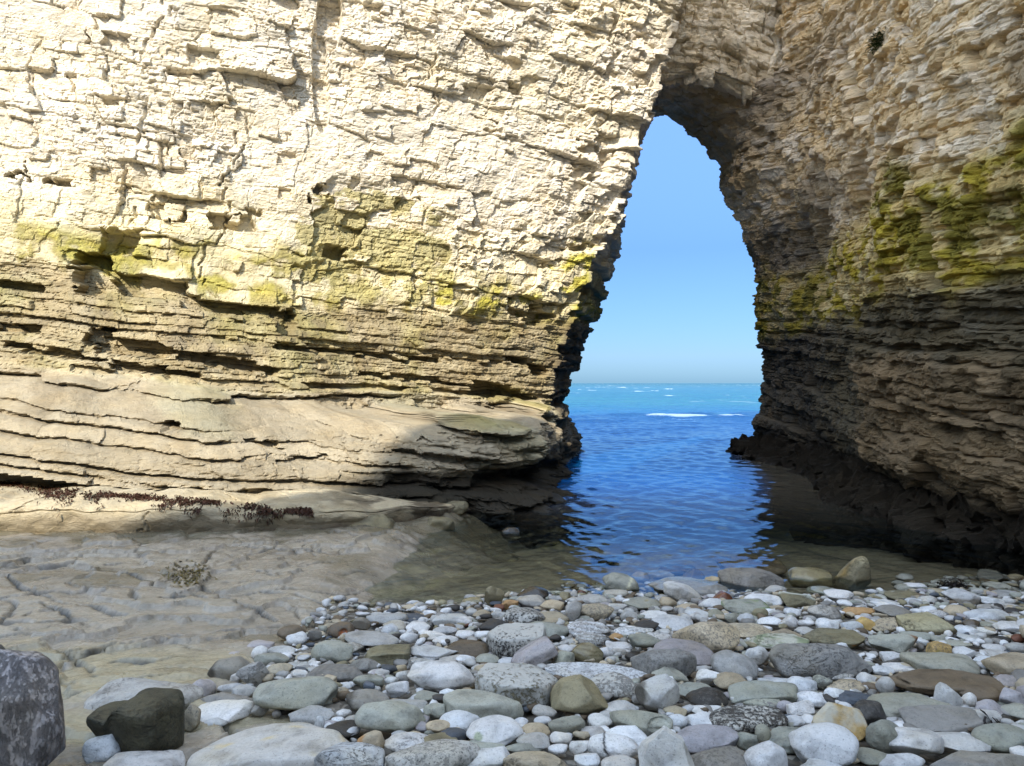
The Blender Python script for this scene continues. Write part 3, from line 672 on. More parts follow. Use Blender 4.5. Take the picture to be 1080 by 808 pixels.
# tile x0 y0 x1 y1 colour shape texture | name of the stone when it is one that stands out
STONES = '''
1 140 350 430 520 m r p|grey rounded cobble with a dark left end at the pile's left edge
1 270 318 410 365 v f p
1 625 130 825 240 b r p|dark brown oval cobble on the flat rock at the pile's back left corner
1 685 185 832 278 w r p
1 830 160 940 235 m a k
1 390 240 600 305 v l p
1 440 280 550 370 w r p
1 455 325 705 415 n l p
1 550 275 760 345 g f p
1 550 405 720 495 t r p|tan rounded cobble behind the algae-speckled boulder
1 350 390 560 560 g a c|jagged pale flint cobble with dark hollows
1 290 470 370 540 w a p
1 460 495 1045 745 n l A|big pale oblong boulder speckled with green algae along its flank
1 870 245 1160 405 n r p|smooth sloping greenish grey cobble with one black dot
1 80 610 440 740 m l p|dark grey smooth loaf-shaped cobble behind the bluish slab
1 200 545 365 610 w l p
1 290 560 465 650 g r p
1 60 685 430 830 w s p|bluish white slab with a raised left corner
1 420 680 590 790 m a p|small grey pyramid-shaped cobble left of the algae boulder's foot
1 0 515 185 640 v r p
1 930 485 1045 560 t a p
1 710 450 860 515 w l p
1 695 385 860 442 w f c
1 840 383 930 440 w a p
1 755 330 880 390 t r p
2 35 248 225 365 b r k|brown cobble with a rusty hollow in its side
2 315 180 605 262 g l p|long pale grey cobble farthest back on the left side of the pile
2 205 210 340 295 m s c
2 150 315 545 425 g f p|broad domed grey cobble behind the dark grey slab
2 130 392 290 480 g a k
2 290 415 620 545 e s c|dark grey angular slab with white chips around it
2 408 545 540 620 s a p
2 420 258 545 352 w r p
2 430 235 600 315 g r p
2 595 245 765 320 w r p
2 550 315 680 392 w r p
2 685 300 875 365 w l p
2 785 275 955 335 w l p
2 785 335 965 400 w f p
2 520 180 730 245 s f p|flat slate blue cobble at the pool's edge
2 790 185 1060 270 g l p
2 885 380 1180 505 b s p|dark brown blocky cobble left of the black barnacled boulder
2 620 400 960 530 w a p|white wedge-shaped cobble pointing right
2 600 505 790 600 g a k
2 610 540 1080 728 w l p|large smooth whitish oblong cobble
2 525 590 625 665 w r p
2 450 665 615 770 w a p
2 220 620 440 718 n l p
2 320 580 480 645 w r p
2 430 630 530 695 w r p
2 -95 545 305 672 m f p|ribbed grey cobble behind the algae boulder's right end
2 70 670 215 722 w r p
2 95 705 185 762 t a k
2 165 725 480 885 m r p|grey cobble with a dark blunt left end
2 645 725 850 805 n r p
2 830 720 990 785 w l p
2 120 330 165 400 t r p
2 200 500 400 600 m a k
2 990 245 1055 278 r r p
2 830 478 1080 548 g a c
2 510 545 600 612 t r p
2 945 300 1080 360 w f p
3 210 120 345 268 e a p|olive wedge-shaped stone standing in the shallows
3 440 125 662 232 d r w|blackish oval cobble at the water behind the pale-capped one
3 447 182 655 290 m r p|dark cobble with a pale cap
3 325 222 450 288 o s p|small orange block by the pool
3 268 255 350 308 r r p
3 585 225 770 298 t r p
3 350 285 640 415 d r B|black mottled cobble behind the barnacled boulder
3 545 310 805 405 t f p
3 490 370 808 505 n r p|smooth grey-green cobble behind the dark leaning cobble
3 170 360 388 468 d r p|black round cobble left of the barnacled boulder
3 220 410 650 635 d s B|black boulder with white barnacle crust on top
3 400 492 728 718 v a w|dark purplish brown smooth cobble leaning on its side
3 820 530 1052 668 e r w|glossy olive brown striped cobble
3 855 455 1070 548 w l k|pinkish white cobble on top of the striped brown one
3 800 365 1110 500 w r k|white pitted cobble behind the striped brown one
3 885 255 1130 372 t l k|tan speckled loaf-shaped cobble
3 775 230 905 392 g a c
3 630 680 1370 792 w l k|long white speckled slab along the pile's middle
3 160 700 725 985 e s B|big mottled grey-brown boulder with a crusted top edge
3 140 600 312 672 n r p
3 130 665 345 745 t r p
3 700 590 850 700 n r p
3 390 380 475 425 w r p
3 255 305 385 360 g l p
3 120 290 255 355 t r p
3 850 185 1075 255 g l p
3 820 150 870 222 w a p
3 745 165 820 245 e a p
3 660 190 770 245 g a p
3 870 150 930 190 r r w
3 725 545 840 605 w f p
3 768 495 850 550 g r p
3 305 630 440 685 w f p
3 0 340 120 410 w r p
3 0 610 140 680 w r p
3 130 440 250 500 w f p
3 60 200 200 260 e f w
4 20 15 245 103 e s c|grey-brown block sitting apart in the water before the blue
4 105 170 358 318 n r c|olive grey boulder with a pale streak by the blue pool
4 305 155 437 248 t r p
4 430 145 612 212 g f w
4 490 100 768 168 b f w|dark wet flat rock with water around it
4 635 133 832 233 b a w|dark brown wedge-shaped stone at the waterline
4 535 220 798 375 w l c|white oblong boulder slanting down to the right
4 455 205 965 335 m s w|long wet grey slab behind the slanting white boulder
4 830 195 952 280 t a p
4 885 293 1022 370 r a w|red brown wedge-shaped stone at the waterline
4 785 340 948 425 w r p
4 510 335 632 408 t r p
4 260 340 518 420 n f p
4 114 284 288 350 g l p
4 612 505 1068 758 t r k|big round tan boulder speckled all over with dark pits
4 475 655 902 840 v f p|large smooth mauve-grey domed cobble
4 300 600 515 715 n r p|smooth green cobble left of the mauve-grey dome
4 328 500 515 580 d r p|black crescent of a cobble among white ones
4 450 465 742 580 w a p
4 690 420 858 485 w f p
4 840 420 962 485 n r p
4 965 442 1075 520 n r p|small round greenish pebble by a puddle
4 363 430 562 505 w f p
4 318 700 760 905 m l k|long grey boulder speckled with dark pits
4 880 715 1200 920 g r p|big rounded pale grey cobble right of the mauve-grey dome
4 180 545 472 605 w f k
4 128 655 302 725 w f p
4 965 360 1300 455 n s c|greenish brown slab near the waterline
4 225 420 362 505 g a p
4 140 375 287 435 w f p
4 930 525 1320 645 t f k|tan pitted flat boulder behind the big round speckled one
4 150 590 250 645 o r p
4 220 625 290 680 m r p
4 170 695 285 750 g r p
4 70 695 180 770 w r p
4 410 590 600 660 w l k
4 0 330 145 395 g l p
4 -20 600 125 680 w l k
4 620 385 790 440 t l p
5 315 252 465 325 g r p|smooth oval whitish cobble nearest the wet rock shelf
5 172 318 442 405 w l p
5 425 303 662 418 e a c|brown-fronted cobble with a white back
5 810 50 1062 288 e a c|upright angular rock with a yellow-stained edge at the waterline
5 478 125 802 275 e f w|low greenish wet rock half awash
5 -20 55 440 190 b s w|low dark wet rock shelf at the edge of the blue water
5 0 140 430 300 m s c|wet grey rock step in front of the dark shelf
5 618 385 858 510 g r c|pale cobble with a grey right half behind the green-streaked slab
5 865 400 1090 478 o l p|ochre tan flat cobble right of the upright rock's foot
5 342 545 612 645 t a p|cream triangular cobble among white ones
5 178 598 632 712 n l c|long white slab streaked with green
5 602 578 1008 700 e s c|brown-green block with an orange spot
5 338 660 1035 905 m l c|long rough grey log-shaped boulder
5 738 285 948 370 w r p
5 222 415 342 495 e r p
5 118 450 243 530 w r p
5 262 475 438 550 w r p
5 438 465 545 558 w r p
5 683 490 843 580 w f p
5 858 500 1003 595 w r p
5 958 475 1110 570 y r p|ochre brown rounded cobble behind the green-blotched stones
5 452 415 562 470 w r p
5 178 690 338 825 w r p
5 616 255 835 325 n f w
5 828 355 932 405 w f p
5 538 500 632 550 w r p
5 345 395 460 440 t r p
5 350 440 470 490 n r p
5 530 545 680 600 g r p
5 900 590 1080 640 g f p
6 163 395 593 540 e s c|big pale-topped slab with a dark undercut side
6 20 320 268 415 m r p
6 -45 535 328 668 n l p|long bluish grey cobble with a brown right end
6 262 665 772 830 n s p|long flat grey-green slab with a scalloped end
6 820 675 1150 850 t r p|large round tan boulder at the right edge
6 513 325 688 410 t r p
6 663 350 978 440 w l p|long white sausage-shaped cobble
6 518 212 738 330 w a p|white flat-topped cobble with a dark side beside the weed
6 722 265 928 328 w l p
6 752 80 975 175 m a w|grey humped stone in the brown shallows
6 968 105 1085 165 t f w
6 168 100 288 155 w r w
6 170 170 388 235 w l p
6 88 220 378 295 e f p
6 343 255 462 335 w a p
6 333 330 453 390 w f p
6 388 360 523 415 w f k
6 583 465 758 545 w r p
6 763 440 888 495 n r p
6 873 435 1090 530 w a p
6 748 485 873 535 w f p
6 213 515 458 580 n f p
6 452 570 693 628 n l p
6 378 588 568 695 y a k|ochre-green blotched angular cobble
6 568 620 723 705 w a p
6 793 160 983 220 w f p
6 815 220 1043 280 g f p
6 648 425 763 490 b r w
6 508 505 567 560 w r p
6 616 530 768 580 w f p
6 868 545 978 605 d f p
6 948 590 1090 670 g f p
6 790 600 945 655 w r p
6 723 685 873 755 w r p
6 938 345 1042 395 d r p
6 756 640 978 705 g f p
6 72 657 222 740 w a p
6 -10 415 198 515 t a k|tan honeycombed cobble left of the undercut slab
6 988 530 1085 595 r r p
6 660 155 800 195 n f w
6 300 560 395 610 w f p
6 735 315 970 365 g f p
6 20 285 180 340 w r p
6 220 280 370 335 w r p
6 760 408 890 445 w f p
6 380 205 520 255 t f p
6 140 150 225 205 w r p
7 35 290 695 718 b s c|dark brown two-lobed boulder on the pale rock
7 78 190 828 420 g l c|long pale boulder cut by dark cracks behind the dark brown one
7 688 370 818 560 t a k
7 140 695 695 900 w f c|white cracked slab in front of the dark brown boulder
7 0 600 243 790 w f c
7 825 450 1018 535 w f p
9 438 390 758 508 g l p|pale loaf-shaped cobble at the foot of the algae boulder
9 613 450 718 540 w a p|little white triangular chip at the algae boulder's foot
9 700 490 945 605 d f p|black flat cobble wedged between pale ones
9 618 655 1130 900 w l c|big bluish white cracked boulder at the bottom edge
9 918 570 1115 730 t s p|brown-ended tan cobble behind the bluish white boulder
9 908 370 1395 578 n l p|big olive-grey smooth oblong cobble
9 770 405 882 465 w r p
9 738 455 832 510 w r p
9 828 450 932 515 g r p
9 315 410 382 465 m r p
9 -240 455 935 870 g f p|large flat grey slab with pale sandy patches
11 0 322 402 440 g l p
11 380 375 548 480 n a p
11 525 275 1090 485 n l p|large smooth olive tan domed boulder
11 493 418 783 568 w r p
11 688 470 1085 658 w r p|large pinkish white cobble with a green blotch
11 398 480 583 588 t r p
11 473 540 688 650 s r p|blue-black oval cobble under a tan one
11 693 632 958 700 n l p
11 350 570 625 685 e f p
11 118 627 795 880 g l k|grey boulder peppered with fine dark specks at the bottom edge
11 108 560 458 700 w r c|bluish white knobbly cobble behind the peppered boulder
11 640 680 1005 830 w l p|pale blue smooth cobble at the bottom edge
11 618 628 722 682 o r p
11 935 695 1405 870 t s c|tan-grey creased cobble at the bottom edge
11 960 632 1245 705 n l p
11 655 250 725 285 t r p
12 272 183 678 450 e a p|big angular grey-brown boulder with a notched front
12 880 185 1185 420 g a p|pale angular boulder with a dark left face
12 525 150 895 320 m s B|brown-sided boulder with a barnacle crust
12 143 380 315 475 g r p
12 255 458 523 590 n l p|teal-tinted long pebble in the gap before the notched boulder
12 33 498 268 618 t r p
12 33 580 268 690 g r p
12 268 570 423 655 w r p
12 543 445 718 545 w r p
12 633 350 883 462 w f p
12 483 535 668 605 w f p
12 698 410 1135 575 n l p|greenish cobble with a round pale hollow in its end
12 543 590 905 748 w l c|white log-shaped cobble split by a black crack
12 645 538 975 650 w s p|white cobble with a black hole
12 872 533 1330 900 w a p|big pale boulder with a pointed top
12 628 730 885 860 g r p
12 403 630 553 725 w s p
12 440 715 625 840 w a p
12 253 645 398 720 w r p
12 0 470 113 545 w f p
12 430 555 490 600 t r p
12 440 510 530 560 m r p
13 328 525 818 698 v l p|large mauve grey wedge-shaped slab
13 448 668 885 880 m f k|dull grey speckled boulder at the bottom edge
13 843 640 1150 880 w r p|pale rounded boulder right of the speckled one at the bottom edge
13 418 425 683 545 w a p
13 298 445 433 545 w r p
13 438 373 693 435 w l p|long white flat pebble under the dark speckled cobble
13 433 253 718 400 d r k|dark speckled cobble sitting on a long white one
13 583 393 1148 560 d l B|long dark barnacled boulder
13 698 198 1215 365 n l p|big smooth green-grey boulder
13 798 295 1090 400 n r k|small greenish cobble with a hollow
13 160 88 468 230 n a p|greenish grey pyramid-shaped boulder
13 373 218 605 318 n f p
13 493 125 672 228 w r p|white oval cobble left of the green boulder
13 633 150 875 265 t r p
13 783 568 930 700 n a p
13 918 463 1125 540 w l p
13 268 385 433 460 t r p
13 1000 525 1470 695 n s p|dark green broken cobble behind the big smooth oval
13 918 520 1035 650 n r p
13 465 135 560 200 b r p
14 238 520 683 800 w r p|big smooth pale oval boulder
14 358 358 743 650 y a O|ochre yellow boulder with a grey patch
14 688 353 893 520 d r k|black and white speckled round cobble
14 768 478 1052 700 n r c|grey-green cobble folded by a dark crack
14 563 283 863 375 s l p|flat slate grey cobble right of the white pebbles
14 798 315 1355 480 n s p|green layered slab with a rounded edge
14 263 275 478 378 w r p
14 213 345 403 468 w a c
14 128 350 243 425 v r p
14 198 170 408 290 w r p
14 10 178 260 250 w l p
14 453 112 678 198 g r k
14 473 190 778 290 t r k
14 473 255 633 345 w a p
14 703 150 848 225 w r p
14 843 175 963 300 g r p
14 798 95 958 165 w r p
14 858 75 1090 135 w l p
14 678 88 788 165 w a p|thin white plate tilted on its edge
14 650 690 945 800 n f p
14 848 725 1180 830 w l p
14 178 455 335 525 w r p
14 428 330 573 380 t r p
14 613 735 713 795 t r p
14 305 770 625 900 w r p
14 388 165 513 265 n a k
16 143 135 895 330 b s p|long dark brown-grey block
16 620 235 942 362 b l p
16 416 222 648 415 w a p|bright white rounded triangular cobble against the dark block
16 635 285 738 408 w r p
16 228 410 785 580 m s p|large grey wedge-topped slab
16 588 400 888 500 w l p
16 733 340 938 460 v a p
16 903 268 1078 400 v a p
16 923 360 1200 490 n r p
16 715 503 1110 710 n r p|large grey-green oval boulder with weed at its side
16 103 533 495 740 w r p|large whitish cobble with a soft lobe
16 370 570 805 730 g a p|pale angular crested boulder
16 405 690 1110 880 m a p|broad grey boulder at the bottom right corner
16 605 500 740 585 b r w|small shiny brown pebble under the grey slab
16 980 660 1130 760 w r p
16 848 120 1008 180 w r p
16 883 165 1090 270 v f p
16 330 95 553 160 w l p
16 45 75 315 138 w l p
16 155 465 245 510 w r p
'''.strip().splitlines()


def place_box(x0, y0, x1, y1, aspect=.8, sink=.8):
    """a box in the photo -> where the stone stands on the beach and its half sizes"""
    xc, yc = (x0 + x1) / 2, (y0 + y1) / 2
    al = math.atan2(yc - 404, F)

    def sizes(d):
        a = (x1 - x0) / 2 / F * d; hh = (y1 - y0) / 2 / F * d
        b = min(aspect * a, .80 * hh / max(math.sin(al), .05))
        b = max(b, .35 * a)
        c = math.sqrt(max(hh * hh - (b * math.sin(al)) ** 2, (.42 * hh) ** 2)) / math.cos(al)
        return a, b, c
    lo, hi = 2.0, 13.0
    for _ in range(40):
        d = (lo + hi) / 2; a, b, c = sizes(d)
        x = (xc - 540) / F * d; z = CAM_Z - (yc - 404) / F * d
        if z - sink * c - float(ground(x, d)) > 0: lo = d
        else: hi = d
    return x, d, z, a, b, c


MATS = {}
def special(ph, V, a, b, c):
    V = V.copy(); u = V[:, 0] / a; top = (V[:, 2] + c) / (2 * c)
    if ph.startswith('dark brown two-lobed'):
        V[:, 2] = (V[:, 2] + c) * lerp(.70, 1, sst(u, -.30, -.12)) - c
        V[:, 2] = V[:, 2] - .10 * c * np.exp(-((u + .12) / .10) ** 2) * top; V[:, 1] += -.12 * b * sst(u, -.2, .1)
    elif ph.startswith('upright angular'):
        V[:, 2] = (V[:, 2] + c) * lerp(.45, 1, sst(u, -1.0, .45)) - c; V[:, 0] += .10 * a * (top - .5)
    elif ph.startswith('white oblong boulder slanting') or ph.startswith('dark purplish brown'):
        s = -.55 if ph.startswith('white') else .55
        V[:, 2] = V[:, 2] + s * V[:, 0] * c / a * 1.0; V[:, 2] *= .72
    elif ph.startswith('red brown wedge') or ph.startswith('dark brown wedge'):
        V[:, 2] = (V[:, 2] + c) * lerp(.35, 1, sst(u, -1, .2)) - c
    elif 'pointed top' in ph or 'pyramid' in ph or 'triangular' in ph:
        k = 1 - .55 * np.clip(top, 0, 1) ** 1.3; V[:, 0] = V[:, 0] * k - .12 * a * top; V[:, 1] *= k
    return V


def tints(ph, V, a, b, c):
    """markings of single stones: caps, ends, stains, darkened holes and lower sides (they change V where the mark is a hollow)"""
    T = np.ones((len(V), 3)); u = V[:, 0] / a; v = V[:, 1] / b; w = V[:, 2] / c
    n = fbm(u * 2 + 3, v * 2, w * 2, 3, 77); wob = .15 * n

    def put(mask, col):
        nonlocal T
        m = np.clip(mask, 0, 1)[:, None]; T = T * (1 - m) + T * np.array(col) * m

    def spot(u0, w0, r, asp=1.0): return sst(1 - np.sqrt(((u - u0) * asp) ** 2 + ((w - w0) * .6) ** 2) / r + wob, 0, .35) * (v < .2)
    dent = 0
    if 'dark left' in ph or 'dark blunt left' in ph: put(sst(-u + wob, .45, .7), (.3, .28, .25))
    if 'brown right end' in ph: put(sst(u + wob, .66, .8), (.62, .36, .24))
    if 'brown-ended' in ph: put(sst(-u + wob, .35, .6), (.9, .6, .35))
    if 'pale cap' in ph: put(sst(w + wob, .25, .5), (1.7, 1.6, 1.45)); put(sst(-w + wob, -.1, .1), (.22, .2, .2))
    if 'black hole' in ph: dent = spot(-.05, .1, .22, .8); put(dent, (.04, .035, .03))
    if 'black crack' in ph: dent = sst(1 - np.abs(u + .3 + .10 * np.sin(w * 2.5) + .2 * wob) / .05, 0, .6); put(dent, (.08, .08, .08))
    if 'black dot' in ph: put(spot(-.1, .45, .07), (.05, .05, .05))
    if 'pale streak' in ph: put(sst(1 - np.abs(u - .45 - .25 * w) / .08, 0, .5), (2.0, 1.9, 1.6))
    if 'green blotch' in ph: put(spot(-.6, .3, .2), (.55, .62, .45))
    if 'undercut side' in ph or 'with a dark side' in ph: put(sst(-w + wob - .5 * v, .05, .3), (.38, .34, .28)); put(sst(w - wob, .1, .4), (1.7, 1.75, 1.8) if 'pale-topped' in ph else (1, 1, 1))  # lower front darkened, top lightened on the pale-topped slab
    if 'rusty hollow' in ph: dent = spot(.35, 0, .4); put(dent, (2.2, .95, .45))
    if 'orange spot' in ph: put(spot(.5, .4, .12), (2.0, 1.0, .35))
    if 'white back' in ph: put(sst(v + .4 * w + .5 * u + wob, .05, .35), (2.6, 3.0, 4.2))
    if 'grey right half' in ph: put(sst(u + wob, .05, .25), (.6, .6, .62))
    if 'sandy patches' in ph: put(sst(n, .25, .5), (1.15, 1.0, .68))
    if 'yellow-stained' in ph: put(sst(-u * .8 + w * .6 + wob, .35, .7), (2.1, 1.6, .7)); put(sst(w + wob, .6, .9), (1.7, 1.7, 1.7))
    if 'pale hollow' in ph: dent = spot(.55, .25, .34, .9); put(dent, (1.35, 1.35, 1.35))
    if 'with a hollow' in ph: dent = spot(.5, -.1, .2); put(dent, (.45, .45, .4))
    if 'ribbed' in ph: put(.5 + .5 * np.sin(u * 26 + 4 * n), (.72, .72, .72))
    if 'streaked with green' in ph: put(sst(fbm(u * 3, w * 2.5, v, 4, 78), .0, .3), (.5, .58, .42)); T *= 1.5
    if 'striped' in ph: put(.5 + .5 * np.sin((w + .3 * u) * 16 + 3 * n), (.6, .55, .5))
    if 'black mottled' in ph: put(sst(n, .2, .4), (3.0, 2.8, 2.4))
    if 'green-blotched' in ph or 'greenish brown' in ph: put(sst(n, .1, .4), (.7, .85, .5))
    if 'mottled grey-brown' in ph: put(sst(n, 0, .4), (.5, .45, .4))
    if isinstance(dent, np.ndarray): V[:, 1] += dent * .25 * b; V[:, 2] -= dent * .04 * c
    return T


def build_stones():
    for k, n in (('p', 'plain'), ('k', 'speckled'), ('A', 'algae'), ('c', 'cracked'), ('B', 'barnacled'), ('w', 'wet'), ('O', 'ochre'), ('q', 'rough')):
        MATS[k] = stone_material('stone_' + n, n)
    rows = []
    for line in STONES:
        spec, _, phrase = line.partition('|')
        t, x0, y0, x1, y1, col, shp, tex = spec.split()
        ox, oy = TILE[int(t)]
        x0, x1 = ox + float(x0) / K, ox + float(x1) / K; y0, y1 = oy + float(y0) / K, oy + float(y1) / K
        rows.append(dict(b=(x0, y0, x1, y1), col=col, shp=shp, tex=tex, ph=phrase.strip()))
    # labels: a stone that stands out names itself; the others are named by it
    marks = [r for r in rows if r['ph']]
    used = set(r['ph'] for r in marks)
    def centre(r): x0, y0, x1, y1 = r['b']; return (x0 + x1) / 2, (y0 + y1) / 2
    def short(ph):
        w = ph.split()
        for stop in ('with', 'behind', 'at', 'by', 'on', 'left', 'right', 'in', 'that', 'sitting', 'before', 'nearest', 'along', 'leaning', 'standing', 'half', 'wedged', 'under', 'against', 'among', 'pointing', 'slanting', 'near', 'farthest', 'split', 'beside', 'cut', 'streaked', 'speckled', 'peppered', 'folded'):
            if stop in w[2:]: w = w[:w.index(stop, 2)]
        return ' '.join(w)
    shorts = {}
    for r in marks: shorts.setdefault(short(r['ph']), []).append(r)
    for r in marks:
        s = short(r['ph']); r['sh'] = s if len(shorts[s]) == 1 else r['ph']
    for r in rows:
        if r['ph']: r['label'] = r['ph']; continue
        cx, cy = centre(r); wd = r['b'][2] - r['b'][0]
        size = 'little' if wd < 17 else ('small' if wd < 25 else ('' if wd < 45 else 'large'))
        base = ' '.join(q for q in (size, STONE[r['col']][1], SHAPEW[r['shp']], {'k': 'pitted', 'c': 'cracked', 'w': 'wet'}.get(r['tex'], ''), 'pebble' if wd < 25 else 'cobble') if q)
        near = sorted(marks, key=lambda q: abs(centre(q)[0] - cx) + 1.6 * abs(centre(q)[1] - cy))
        for q in near[:9]:
            qx, qy = centre(q); hw = (q['b'][2] - q['b'][0]) / 2; hhh = (q['b'][3] - q['b'][1]) / 2
            u, v = (cx - qx) / max(hw, 4), (cy - qy) / max(hhh, 3)
            if abs(u) > abs(v): rel = ('right' if u > 0 else 'left') + ' of'
            else: rel = 'in front of' if v > 0 else 'behind'
            if abs(u) > abs(v) and abs(v) > .7: rel = ('in front, ' if v > 0 else 'behind, ') + rel
            lab = base + ' ' + rel + ' the ' + q['sh']
            if lab not in used and len(lab.split()) <= 16: break
        else:
            q = near[0]; lab = base + ' between the ' + near[0]['sh'] + ' and the ' + near[1]['sh']
        used.add(lab); r['label'] = lab
    for n, r in enumerate(rows):
        x0, y0, x1, y1 = r['b']
        asp = {'r': .85, 'f': .9, 'a': .85, 's': .75, 'l': .6}[r['shp']]
        x, y, z, a, b, c = place_box(x0, y0, x1, y1, asp)
        if r['ph'].startswith('large flat grey slab'): c = min(c, .09); z = float(ground(x, y)) + .03
        sub = 5 if (x1 - x0) > 50 else (4 if (x1 - x0) > 22 or r['ph'] else 3)
        V, Fc = stone_verts(a * 1.03, b, c * 1.04, r['shp'], 1000 + n * 7, sub)
        V = special(r['ph'], V, a, b, c); tint = tints(r['ph'], V, a, b, c)
        rr = random.Random(n); yaw = math.radians(rr.uniform(-12, 12))
        ca, sa = math.cos(yaw), math.sin(yaw); V = np.stack([V[:, 0] * ca - V[:, 1] * sa, V[:, 0] * sa + V[:, 1] * ca, V[:, 2]], -1)
        zb = V[:, 2].min()
        big = a > .13
        o = mesh_np('boulder' if big else ('cobble' if a > .035 else 'pebble'), V - np.array([0, 0, zb]), Fc, MATS[r['tex']], smooth=True, loc=(x, y, z + zb), cols=tint / 4)
        k = STONE[r['col']][0]; j = rr.uniform(.78, 1.16); wm = rr.uniform(-.03, .03)
        o.color = (min(1, k[0] * j * (1 + wm)), k[1] * j, k[2] * j * (1 - wm), 1)
        if r['ph'].startswith('dark brown two-lobed'): o.color = (.062, .056, .032, 1)
        tag(o, r['label'], 'boulder' if big else ('cobble' if a > .035 else 'pebble'), 'loose stones on the beach')
        r['obj'] = o; r['w'] = (x, y, a, b)
    return rows


def build_pebble_bed(rows):
    """the uncountable small stones that fill the gaps of the beach: one object"""
    r = np.random.default_rng(99)
    P, Fc = ico(2); P3, F3 = ico(3)
    Vs, Fs, Cs = [], [], []; off = 0
    protos = [stone_verts(1, .8, .55, 'faalaf'[i % 6], 5000 + i, 2)[0] for i in range(24)]
    keys = list('wwwwwgggggmmmnnttvdbbse')
    foot = np.array([w['w'] for w in rows])

    def drop(x, y, s, lift):
        nonlocal off
        p = protos[r.integers(24)] * s * np.array([1, r.uniform(.6, 1), r.uniform(.45, 1.0)])
        a, t = r.uniform(0, 6.28), r.normal(0, .18); ca, sa = math.cos(a), math.sin(a); ct, st = math.cos(t), math.sin(t)
        p = np.stack([p[:, 0], p[:, 1] * ct - p[:, 2] * st, p[:, 1] * st + p[:, 2] * ct], -1)
        p = np.stack([p[:, 0] * ca - p[:, 1] * sa, p[:, 0] * sa + p[:, 1] * ca, p[:, 2]], -1)
        Vs.append(p + np.array([x, y, float(ground(x, y)) + lift * s])); Fs.append(Fc + off); off += len(p)
        k = np.array(STONE[keys[r.integers(len(keys))]][0]) * r.uniform(.75, 1.12)
        Cs.append(np.repeat(k[None], len(p), 0))
    n = 0
    while n < 5200:
        y = 1.6 + 6.6 * r.random() ** 1.1; x = r.uniform(-2.2, 6.6)
        if w_plat(np.array(x), np.array(y)) > .55: continue
        if x > 3.6 + .25 * y: continue
        if y > 6.6 + .5 * math.sin(x * 1.7) + .12 * x: continue
        xi, yi = proj(x, y, 0.2)
        inside = 0 < xi < 1085 and yi < 815
        if not inside and y < 3.4 and abs(x) < 3: continue
        s = r.uniform(.014, .045) if inside else (r.uniform(.02, .06) if r.random() < .75 else r.uniform(.07, .15))
        if inside and y > 5.2: s = r.uniform(.02, .055)
        drop(x, y, s, r.uniform(.1, .6)); n += 1
    m, nt, out = newmat('pebbles')
    at = N(nt, 'ShaderNodeVertexColor', layer_name='Col'); g = N(nt, 'ShaderNodeNewGeometry')
    n1 = noise(nt, g.outputs['Position'], 25, 5, .6); n2 = noise(nt, g.outputs['Position'], 120, 3, .6)
    b = N(nt, 'ShaderNodeBsdfPrincipled'); b.inputs['Roughness'].default_value = .6; b.inputs['Specular IOR Level'].default_value = .35
    L(nt, mul(nt, at.outputs['Color'], ramp(nt, n1, [(.3, .72), (.6, 1.05)]).outputs[0]), b.inputs['Base Color'])
    L(nt, bump(nt, n2, .004, .5), b.inputs['Normal']); L(nt, b.outputs[0], out.inputs[0])
    o = mesh_np('pebbles', np.concatenate(Vs), np.concatenate(Fs), m, smooth=True, cols=np.concatenate(Cs))
    tag(o, 'small mixed pebbles filling the gaps between the beach cobbles', 'pebbles', kind='stuff')
def img_pt(xi, yi, d): return ((xi - 540) / F * d, d, CAM_Z - (yi - 404) / F * d)


